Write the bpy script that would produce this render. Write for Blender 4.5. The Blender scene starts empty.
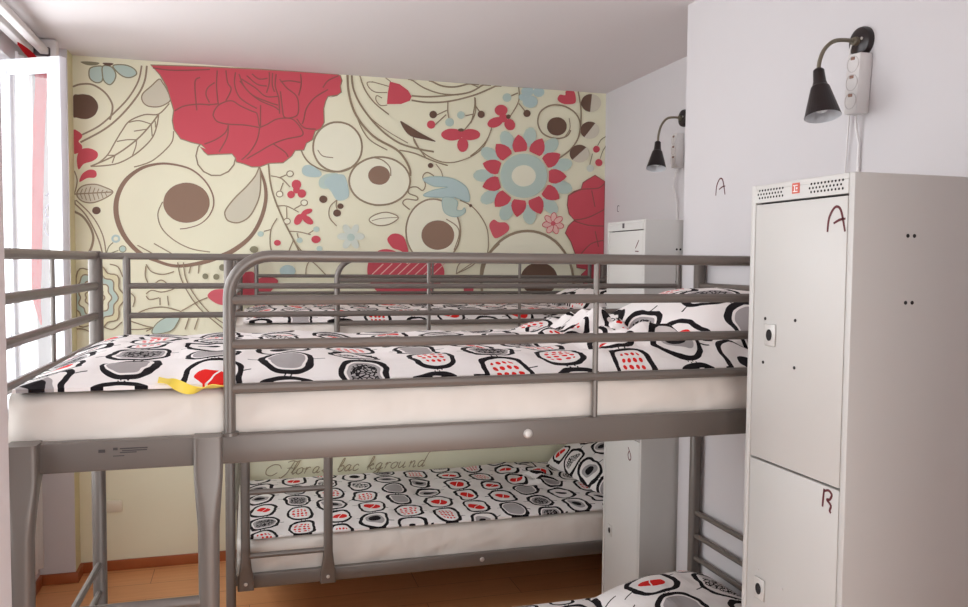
import bpy, bmesh, math, random
from mathutils import Vector, Matrix, noise
random.seed(7)
PI = math.pi
SC = bpy.context.scene
COL = SC.collection

# ------------------------------------------------------------------ camera, world, light, exposure
H, FPX, YAW, PITCH, ROLL = 1.5773, 813.13, 0.2832, 0.0510, 0.0088
fw = Vector((math.sin(YAW)*math.cos(PITCH), math.cos(YAW)*math.cos(PITCH), -math.sin(PITCH)))
rt = Vector((math.cos(YAW), -math.sin(YAW), 0)); up = rt.cross(fw)
cr, sr = math.cos(ROLL), math.sin(ROLL)
R = rt*cr + up*sr; U = up*cr - rt*sr
cd = bpy.data.cameras.new('camera'); cam = bpy.data.objects.new('camera', cd); COL.objects.link(cam)
cam.matrix_world = Matrix(((R.x, U.x, -fw.x, 0), (R.y, U.y, -fw.y, 0), (R.z, U.z, -fw.z, H), (0, 0, 0, 1)))
cd.sensor_width = 36; cd.lens = FPX/968*36; cd.clip_start = .02
SC.camera = cam

wd = bpy.data.worlds.new('world'); SC.world = wd; wd.use_nodes = True
bg = wd.node_tree.nodes['Background']; bg.inputs[0].default_value = (.93, .97, 1, 1); bg.inputs[1].default_value = 3.2

def area(name, loc, rot, sx, sy, power, col):
    l = bpy.data.lights.new(name, 'AREA'); l.shape = 'RECTANGLE'; l.size = sx; l.size_y = sy; l.energy = power; l.color = col
    o = bpy.data.objects.new(name, l); COL.objects.link(o); o.location = loc; o.rotation_euler = rot
    return o
# daylight through the window opening in the left wall, and an added fill light, out of view behind the doorway
area('window_daylight', (-1.35, 2.6, 1.75), (0, -PI/2, 0), 1.5, 3.2, 29, (.95, .97, 1))
area('hallway_fill', (.35, -1.5, 1.3), (PI/2, 0, 0), 1.8, 2.3, 22, (1, .97, .95))
SC.view_settings.view_transform = 'Standard'; SC.view_settings.look = 'None'
SC.view_settings.exposure = 0.03; SC.view_settings.gamma = 1; SC.view_settings.use_curve_mapping = False
try:
    SC.cycles.max_bounces = 10; SC.cycles.diffuse_bounces = 6; SC.cycles.transparent_max_bounces = 16; SC.cycles.use_denoising = True
except Exception: pass

# ------------------------------------------------------------------ materials
def srgb(r, g, b): return tuple(((c/255)/12.92 if c/255 <= .04045 else ((c/255+.055)/1.055)**2.4) for c in (r, g, b))+(1,)
class NT:
    """small helper to write shader maths"""
    def __init__(s, name):
        s.m = bpy.data.materials.new(name); s.m.use_nodes = True; s.t = s.m.node_tree; s.n = s.t.nodes; s.b = s.n['Principled BSDF']
    def new(s, t, **k):
        x = s.n.new(t)
        for a, v in k.items(): setattr(x, a, v)
        return x
    def put(s, sock, v):
        if hasattr(v, 'is_output') or isinstance(v, bpy.types.NodeSocket): s.t.links.new(v, sock)
        else: sock.default_value = v
    def m_(s, op, a, b=0., c=0.):
        x = s.new('ShaderNodeMath', operation=op)
        for i, v in enumerate((a, b, c)): s.put(x.inputs[i], v)
        return x.outputs[0]
    def mix(s, f, a, b):
        x = s.new('ShaderNodeMix', data_type='RGBA'); s.put(x.inputs[0], f); s.put(x.inputs[6], a); s.put(x.inputs[7], b); return x.outputs[2]
    def noise(s, vec, scale, detail=3., rough=.5):
        x = s.new('ShaderNodeTexNoise'); x.inputs['Scale'].default_value = scale; x.inputs['Detail'].default_value = detail; x.inputs['Roughness'].default_value = rough
        if vec is not None: s.t.links.new(vec, x.inputs['Vector'])
        return x.outputs[0]
    def bump(s, h, strength=.2, dist=.01):
        x = s.new('ShaderNodeBump'); x.inputs['Strength'].default_value = strength; x.inputs['Distance'].default_value = dist
        s.put(x.inputs['Height'], h); s.t.links.new(x.outputs[0], s.b.inputs['Normal'])
    def co(s, which='Object'): return s.new('ShaderNodeTexCoord').outputs[which]

def flat(name, col, rough=.6, metal=0., var=.0, scale=30, bump=0., spec=.5):
    n = NT(name); n.b.inputs['Roughness'].default_value = rough; n.b.inputs['Metallic'].default_value = metal
    n.b.inputs['Specular IOR Level'].default_value = spec
    if var or bump:
        f = n.noise(n.co(), scale)
        if var:
            d = tuple(c*(1-var) for c in col[:3])+(1,)
            n.put(n.b.inputs['Base Color'], n.mix(f, d, col))
        else: n.b.inputs['Base Color'].default_value = col
        if bump: n.bump(f, bump, .004)
    else: n.b.inputs['Base Color'].default_value = col
    return n.m
M = {}
M['wall'] = flat('white_wall_paint', srgb(213, 209, 210), .8, var=.03, scale=5, bump=.06, spec=.25)
M['ceiling'] = flat('ceiling_paint', srgb(226, 219, 218), .85, var=.03, scale=3, bump=.05, spec=.2)
M['pier_side'] = flat('yellow_green_paint', srgb(222, 213, 172), .8, var=.04, scale=6)
M['steel'] = flat('grey_brown_lacquered_steel', srgb(113, 105, 99), .34, .2, var=.04, scale=9)
M['bolt'] = flat('zinc_bolt', srgb(205, 200, 195), .3, .5)
M['locker'] = flat('light_grey_powder_coat', srgb(201, 199, 195), .42, var=.02, scale=14, bump=.02)
M['locker_gap'] = flat('dark_gap', srgb(58, 54, 54), .8)
M['hole'] = flat('dark_hole', srgb(30, 26, 26), .8)
M['lock'] = flat('pale_lock_plate', srgb(206, 204, 200), .3, .1)
M['marker'] = flat('dark_red_marker', srgb(96, 38, 44), .7)
M['marker_grey'] = flat('grey_marker', srgb(84, 76, 80), .7)
M['logo'] = flat('orange_red_print', srgb(196, 84, 62), .5)
M['white_plastic'] = flat('white_plastic', srgb(228, 224, 222), .35)
M['cream_plastic'] = flat('cream_plastic', srgb(228, 219, 198), .4)
M['socket'] = flat('pale_socket_grey', srgb(206, 200, 198), .5)  # even pale grey for sockets, far vents and low rivet holes
M['copper'] = flat('socket_contact', srgb(150, 112, 96), .4, .3)
M['black_metal'] = flat('black_lamp_metal', srgb(40, 32, 32), .32, .2)
M['shade_inside'] = flat('white_enamel', srgb(205, 205, 208), .4)
M['bulb'] = flat('frosted_bulb', srgb(235, 235, 235), .2)
M['gooseneck'] = flat('bronze_gooseneck', srgb(128, 120, 104), .4, .5)
M['window_frame'] = flat('white_window_frame', srgb(232, 232, 238), .35)
M['pane_mark'] = flat('grey_pane_strokes', srgb(140, 138, 148), .6)  # grey for the curled strokes laid over the sash pane
M['rubber'] = flat('black_plastic_foot', srgb(28, 28, 30), .6)
M['yellow'] = flat('yellow_ribbon', srgb(246, 218, 84), .45)
M['label_print'] = flat('label_print', srgb(62, 56, 56), .6)
M['baseboard'] = flat('red_brown_baseboard', srgb(176, 96, 52), .4, var=.25, scale=12)
n = NT('white_sheet'); n.b.inputs['Base Color'].default_value = srgb(222, 214, 206); n.b.inputs['Roughness'].default_value = .9; n.b.inputs['Specular IOR Level'].default_value = .15
mp = n.new('ShaderNodeMapping'); n.t.links.new(n.co(), mp.inputs[0]); mp.inputs['Rotation'].default_value = (0, .6, 0); mp.inputs['Scale'].default_value = (1.6, 1, .7)
n.bump(n.noise(mp.outputs[0], 6, 2, .4), .5, .035); M['sheet'] = n.m
M['rail_white'] = flat('white_rail', srgb(226, 222, 220), .4)
# curtain: sheer cloth lets daylight through
def cloth_sheer(name, col):
    n = NT(name); n.b.inputs['Base Color'].default_value = col; n.b.inputs['Roughness'].default_value = .9
    tr = n.new('ShaderNodeBsdfTranslucent'); tr.inputs[0].default_value = col
    mx = n.new('ShaderNodeMixShader'); mx.inputs[0].default_value = .55
    n.t.links.new(n.b.outputs[0], mx.inputs[1]); n.t.links.new(tr.outputs[0], mx.inputs[2])
    n.t.links.new(mx.outputs[0], n.n['Material Output'].inputs[0]); return n.m
M['curtain'] = cloth_sheer('white_sheer_cloth', srgb(246, 246, 246)); M['curtain_red'] = cloth_sheer('red_cloth_stripe', srgb(214, 40, 52))
# window glass
n = NT('window_glass'); tb = n.new('ShaderNodeBsdfTransparent'); gl = n.new('ShaderNodeBsdfGlossy'); gl.inputs['Roughness'].default_value = .02
fr = n.new('ShaderNodeLayerWeight'); fr.inputs[0].default_value = .12; mx = n.new('ShaderNodeMixShader')
n.t.links.new(fr.outputs['Facing'], mx.inputs[0]); n.t.links.new(tb.outputs[0], mx.inputs[1]); n.t.links.new(gl.outputs[0], mx.inputs[2])
n.t.links.new(mx.outputs[0], n.n['Material Output'].inputs[0]); M['glass'] = n.m
# laminate floor
n = NT('wood_laminate_floor'); co = n.co(); br = n.new('ShaderNodeTexBrick'); n.t.links.new(co, br.inputs['Vector'])
br.inputs['Scale'].default_value = 1; br.inputs['Brick Width'].default_value = 1.25; br.inputs['Row Height'].default_value = .19; br.inputs['Mortar Size'].default_value = .0015
br.inputs['Color1'].default_value = srgb(234, 174, 120); br.inputs['Color2'].default_value = srgb(220, 156, 102); br.inputs['Mortar'].default_value = srgb(110, 62, 36); br.offset = .37
mp = n.new('ShaderNodeMapping'); n.t.links.new(co, mp.inputs[0]); mp.inputs['Scale'].default_value = (1.5, 22, 1)
g1 = n.noise(mp.outputs[0], 2.2, 6, .6)
n.put(n.b.inputs['Base Color'], n.mix(n.m_('MULTIPLY', g1, .75), br.outputs[0], srgb(190, 120, 72))); n.b.inputs['Roughness'].default_value = .34; M['floor'] = n.m
# mural inks
INK = dict(paper=(236, 232, 205), paper2=(238, 235, 212), paper3=(222, 214, 178), red=(206, 84, 96), red2=(214, 100, 110), wine=(144, 88, 82), pink=(236, 194, 184),
           brown=(110, 84, 70), brown2=(146, 118, 100), line=(152, 134, 110), olive=(144, 138, 112), blue=(188, 206, 196), blue2=(184, 204, 202), blue3=(158, 184, 182), blue4=(216, 222, 210),
           grey=(212, 205, 184), grey2=(216, 208, 190), text=(166, 150, 122))
for k, v in INK.items(): M['ink_'+k] = flat('mural_ink_'+k, srgb(*v), .62, var=.02, scale=4, spec=.3)

# printed bed linen: stacks of black ringed pods with red, grey and scribbled fillings (UV in metres)
def linen(name, k=1.0):
    n = NT(name); uv = n.new('ShaderNodeUVMap'); uv.uv_map = 'UVMap'; sp = n.new('ShaderNodeSeparateXYZ'); n.t.links.new(uv.outputs[0], sp.inputs[0])
    m = n.m_
    wob = n.new('ShaderNodeTexNoise'); n.t.links.new(uv.outputs[0], wob.inputs[0]); wob.inputs['Scale'].default_value = 9/k
    ws = n.new('ShaderNodeSeparateColor'); n.t.links.new(wob.outputs[1], ws.inputs[0])
    Uc = m('ADD', sp.outputs[0], m('MULTIPLY', m('SUBTRACT', ws.outputs[0], .5), .05*k)); Vc = m('ADD', sp.outputs[1], m('MULTIPLY', m('SUBTRACT', ws.outputs[1], .5), .05*k))
    PU, PV = .158*k, .182*k
    u = m('DIVIDE', Uc, PU); cu = m('FLOOR', u); lx = m('MULTIPLY', m('SUBTRACT', m('FRACT', u), .5), PU)
    odd = m('MODULO', m('ADD', cu, 400.), 2.)
    v = m('ADD', m('DIVIDE', Vc, PV), m('MULTIPLY', odd, .46)); cv = m('FLOOR', v); ly = m('MULTIPLY', m('SUBTRACT', m('FRACT', v), .5), PV)
    cb = n.new('ShaderNodeCombineXYZ'); n.put(cb.inputs[0], cu); n.put(cb.inputs[1], cv)
    wn = n.new('ShaderNodeTexWhiteNoise', noise_dimensions='2D'); n.t.links.new(cb.outputs[0], wn.inputs['Vector'])
    hs = n.new('ShaderNodeSeparateColor'); n.t.links.new(wn.outputs[1], hs.inputs[0]); h = wn.outputs[0]
    lx = m('ADD', lx, m('MULTIPLY', m('SUBTRACT', hs.outputs[0], .5), .016*k))
    A = m('ADD', .054*k, m('MULTIPLY', hs.outputs[1], .012*k)); B = .0865*k
    d = m('POWER', m('ADD', m('POWER', m('ABSOLUTE', m('DIVIDE', lx, A)), 2.7), m('POWER', m('ABSOLUTE', m('DIVIDE', ly, B)), 2.7)), 1/2.7)
    lt = lambda a, b: m('LESS_THAN', a, b); gt = lambda a, b: m('GREATER_THAN', a, b); AND = lambda a, b: m('MULTIPLY', a, b); OR = lambda a, b: m('MAXIMUM', a, b)
    ring = AND(lt(d, 1.0), gt(d, .79)); ins = lt(d, .79)
    rng = lambda a, b: AND(gt(h, a), lt(h, b))
    # red leaf
    rx = m('ADD', lx, m('MULTIPLY', ly, .35)); leaf = lt(m('ADD', m('POWER', m('ABSOLUTE', m('DIVIDE', rx, .033*k)), 1.6), m('POWER', m('ABSOLUTE', m('DIVIDE', ly, .034*k)), 1.6)), 1.)
    slit = gt(m('ABSOLUTE', m('SUBTRACT', lx, m('MULTIPLY', ly, .5))), .0022*k)
    red = AND(AND(leaf, slit), rng(-.1, .24))
    # red dot rows
    fx = m('SUBTRACT', m('FRACT', m('DIVIDE', lx, .0175*k)), .5); fy = m('SUBTRACT', m('FRACT', m('DIVIDE', ly, .026*k)), .5)
    dot = lt(m('ADD', m('MULTIPLY', fx, fx), m('MULTIPLY', fy, fy)), .105); red = OR(red, AND(AND(dot, lt(d, .6)), rng(.24, .43)))
    # scribbles
    vo = n.new('ShaderNodeTexVoronoi', feature='DISTANCE_TO_EDGE'); n.t.links.new(uv.outputs[0], vo.inputs['Vector']); vo.inputs['Scale'].default_value = 85/k
    net = lt(vo.outputs['Distance'], .13)
    gfill = AND(lt(d, .70), rng(.43, .64)); ell = lambda a, b: lt(m('ADD', m('POWER', m('ABSOLUTE', m('DIVIDE', rx, a*k)), 2.), m('POWER', m('ABSOLUTE', m('DIVIDE', ly, b*k)), 2.)), 1.)
    blk = AND(AND(net, lt(d, .58)), rng(.43, .56)); blk = OR(blk, AND(AND(net, ell(.036, .042)), rng(.64, .80)))
    gfill = OR(gfill, AND(ell(.037, .046), rng(.80, .92))); blk = OR(blk, AND(ell(.024, .024), rng(.80, 1.1)))
    # thin stalks between the pods
    out = gt(d, 1.0); st = lt(m('ABSOLUTE', m('SUBTRACT', m('ABSOLUTE', lx), .007*k)), .0016*k)
    hl = AND(lt(m('ABSOLUTE', m('SUBTRACT', ly, m('MULTIPLY', lx, m('SUBTRACT', hs.outputs[2], .5)))), .0024*k), gt(hs.outputs[1], .2)); stalk = AND(out, OR(st, hl))
    black = OR(OR(ring, stalk), AND(blk, ins))
    white = srgb(238, 232, 230)
    c = n.mix(AND(gfill, ins), white, srgb(168, 162, 162)); c = n.mix(AND(red, ins), c, srgb(222, 40, 36)); c = n.mix(black, c, srgb(28, 24, 27))
    n.put(n.b.inputs['Base Color'], c); n.b.inputs['Roughness'].default_value = .9; n.b.inputs['Specular IOR Level'].default_value = .15
    n.bump(n.noise(n.co('UV'), 40, 4), .15, .004)
    return n.m
M['linen'] = linen('printed_bed_linen'); M['linen_large'] = linen('printed_pillow_linen', 1.25)

# ------------------------------------------------------------------ mesh helpers
def put(name, bm, mats, parent=None, loc=None, smooth=35, recalc=True):
    if recalc: bmesh.ops.recalc_face_normals(bm, faces=bm.faces)
    me = bpy.data.meshes.new(name)
    if smooth:
        ca = math.cos(math.radians(smooth))
        for f in bm.faces: f.smooth = True
        for e in bm.edges:
            if len(e.link_faces) == 2: e.smooth = e.link_faces[0].normal.dot(e.link_faces[1].normal) > ca
    bm.to_mesh(me); bm.free()
    for m in (mats if isinstance(mats, (list, tuple)) else [mats]): me.materials.append(M[m])
    o = bpy.data.objects.new(name, me); COL.objects.link(o)
    if parent: o.parent = parent
    if loc: o.location = loc
    return o
def tag(o, label=None, cat=None, group=None, kind=None):
    for k, v in (('label', label), ('category', cat), ('group', group), ('kind', kind)):
        if v: o[k] = v
    return o
def empty(name, loc, label, cat, group=None, rz=0):
    o = bpy.data.objects.new(name, None); COL.objects.link(o); o.location = loc; o.rotation_euler = (0, 0, rz); o.empty_display_size = .1
    return tag(o, label, cat, group)
def copy_tree(o, parent=None):
    c = o.copy(); COL.objects.link(c)
    if parent: c.parent = parent
    for ch in o.children: copy_tree(ch, c)
    return c
def box(bm, lo, hi, bev=0., mi=0, seg=2):
    vs = [bm.verts.new((x, y, z)) for x in (lo[0], hi[0]) for y in (lo[1], hi[1]) for z in (lo[2], hi[2])]
    fs = [bm.faces.new([vs[i] for i in q]) for q in ((0, 1, 3, 2), (4, 6, 7, 5), (0, 4, 5, 1), (2, 3, 7, 6), (0, 2, 6, 4), (1, 5, 7, 3))]
    bmesh.ops.recalc_face_normals(bm, faces=fs)
    for f in fs: f.material_index = mi
    if bev:
        es = list({e for f in fs for e in f.edges})
        r = bmesh.ops.bevel(bm, geom=es, offset=bev, segments=seg, affect='EDGES', profile=.5)
        for f in r['faces']: f.material_index = mi
def tube(bm, pts, r, n=10, mi=0, caps=True):
    pts = [Vector(p) for p in pts]; rings = []; prev = None
    for i, p in enumerate(pts):
        t = ((pts[min(i+1, len(pts)-1)]-p).normalized() + (p-pts[max(i-1, 0)]).normalized()).normalized()
        if prev is None:
            a = Vector((0, 0, 1)) if abs(t.z) < .9 else Vector((1, 0, 0)); s = t.cross(a).normalized()
        else: s = (prev - t*prev.dot(t)).normalized()
        prev = s; w = t.cross(s); rr = r[i] if isinstance(r, (list, tuple)) else r
        rings.append([bm.verts.new(p + s*rr*math.cos(2*PI*k/n) + w*rr*math.sin(2*PI*k/n)) for k in range(n)])
    for a, b in zip(rings, rings[1:]):
        for k in range(n): bm.faces.new((a[k], a[(k+1) % n], b[(k+1) % n], b[k])).material_index = mi
    if caps:
        bm.faces.new(rings[0][::-1]).material_index = mi; bm.faces.new(rings[-1]).material_index = mi
def loft(bm, secs, n=20, mi=0):
    """secs: (cx, cy, z, half width, half depth, squareness)"""
    rings = []
    for cx, cy, z, a, b, e in secs:
        ring = []
        for k in range(n):
            t = 2*PI*(k+.5)/n; c, s = math.cos(t), math.sin(t)
            ring.append(bm.verts.new((cx+a*math.copysign(abs(c)**(2/e), c), cy+b*math.copysign(abs(s)**(2/e), s), z)))
        rings.append(ring)
    for p, q in zip(rings, rings[1:]):
        for k in range(n): bm.faces.new((p[k], p[(k+1) % n], q[(k+1) % n], q[k])).material_index = mi
    bm.faces.new(rings[0][::-1]); bm.faces.new(rings[-1])
def lathe(bm, prof, axis_mat, n=28, mi=0):
    """prof: (radius, height) along local z, placed by axis_mat"""
    rings = []
    for r, h in prof:
        rings.append([bm.verts.new(axis_mat @ Vector((r*math.cos(2*PI*k/n), r*math.sin(2*PI*k/n), h))) for k in range(n)] if r > 1e-6 else [bm.verts.new(axis_mat @ Vector((0, 0, h)))])
    for a, b in zip(rings, rings[1:]):
        for k in range(n):
            q = (k+1) % n
            if len(a) == 1 and len(b) == 1: continue
            if len(a) == 1: f = bm.faces.new((a[0], b[q], b[k]))
            elif len(b) == 1: f = bm.faces.new((a[k], a[q], b[0]))
            else: f = bm.faces.new((a[k], a[q], b[q], b[k]))
            f.material_index = mi
def B(): return bmesh.new()
def cat_rom(P, closed, sub=6):
    n = len(P); out = []
    rng_ = range(n) if closed else range(n-1)
    for i in rng_:
        p = [P[(i+j) % n] if closed else P[min(max(i+j, 0), n-1)] for j in (-1, 0, 1, 2)]
        for k in range(sub):
            t = k/sub
            out.append(tuple(.5*((2*b)+(c-a)*t+(2*a-5*b+4*c-d)*t*t+(3*b-a-3*c+d)*t**3) for a, b, c, d in zip(*p)))
    if not closed: out.append(P[-1])
    return out
def ribbon(bm, pts, to3, mi=0, closed=False):
    """pts: (a, b, width) in a plane; to3 maps (a, b) to space"""
    n = len(pts); L = []; Rr = []
    for i, (a, b, w) in enumerate(pts):
        p = pts[(i-1) % n] if (closed or i) else pts[i]; q = pts[(i+1) % n] if (closed or i < n-1) else pts[i]
        dx, dy = q[0]-p[0], q[1]-p[1]; l = math.hypot(dx, dy) or 1; nx, ny = -dy/l*w/2, dx/l*w/2
        L.append(bm.verts.new(to3(a+nx, b+ny))); Rr.append(bm.verts.new(to3(a-nx, b-ny)))
    for i in range(n if closed else n-1):
        j = (i+1) % n; bm.faces.new((L[i], L[j], Rr[j], Rr[i])).material_index = mi

# ------------------------------------------------------------------ the room
Ym, Zc, XF, XN, YC, XL, YD = 4.411, 2.5635, 2.013, 1.622, 2.82, -.97, .60
def struct(name, bm, m, parent=None, **k): return tag(put(name, bm, m, parent, **k), kind='structure')
b = B(); box(b, (-1.3, -2.2, -.1), (2.4, Ym+.25, 0)); struct('floor', b, 'floor', smooth=0)
b = B(); box(b, (-1.3, -2.2, Zc), (2.4, Ym+.25, Zc+.12)); struct('ceiling', b, 'ceiling', smooth=0)
b = B(); box(b, (-1.3, Ym, 0), (2.4, Ym+.2, Zc)); struct('wall_back', b, 'wall', smooth=0)
# left wall round the window opening y .95-4.2, z .86-2.43
WY0, WY1, WZ0, WZ1 = .95, 4.2, .86, 2.43
b = B()
box(b, (XL-.25, YD-.15, 0), (XL, Ym, WZ0)); box(b, (XL-.25, YD-.15, WZ1), (XL, Ym, Zc)); box(b, (XL-.25, YD-.15, WZ0), (XL, WY0, WZ1)); box(b, (XL-.25, WY1, WZ0), (XL, Ym, WZ1))
struct('wall_left', b, 'wall', smooth=0)
b = B(); box(b, (XL, 4.29, 0), (-.812, Ym, Zc))
for f in b.faces:
    if f.calc_center_median().x > -.813: f.material_index = 1
struct('wall_corner_pier', b, ['wall', 'pier_side'], smooth=0)
b = B(); box(b, (XF, YC, 0), (XF+.2, Ym, Zc)); wr = struct('wall_right', b, 'wall', smooth=0)
b = B(); box(b, (XN, YD-.15, 0), (XF+.2, YC, Zc)); wn_ = struct('wall_right_near', b, 'wall', smooth=0)
# front wall with the doorway the view comes through, and the hallway behind it
b = B(); box(b, (-1.3, YD-.15, 0), (-.1518, YD, Zc), .004); box(b, (.86, YD-.15, 0), (XN, YD, Zc)); box(b, (-.1518, YD-.15, 2.1), (.86, YD, Zc)); struct('wall_front', b, 'wall')
b = B(); box(b, (-1.3, -2.2, 0), (-1.15, YD-.15, Zc)); box(b, (1.75, -2.2, 0), (1.9, YD-.15, Zc)); struct('wall_hallway', b, 'wall', smooth=0)
# baseboards
b = B(); box(b, (-.812, Ym-.014, 0), (XF, Ym, .052), .003); struct('baseboard_back', b, 'baseboard')
b = B(); box(b, (XL, 4.276, 0), (-.798, 4.29, .052), .003); box(b, (-.812, 4.28, 0), (-.798, Ym-.014, .052)); struct('baseboard_pier', b, 'baseboard')
b = B(); box(b, (XL, YD, 0), (XL+.014, 4.276, .052), .003); struct('baseboard_left', b, 'baseboard')
b = B(); box(b, (XF-.014, YC, 0), (XF, Ym-.014, .052), .003); struct('baseboard_right', b, 'baseboard')

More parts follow.
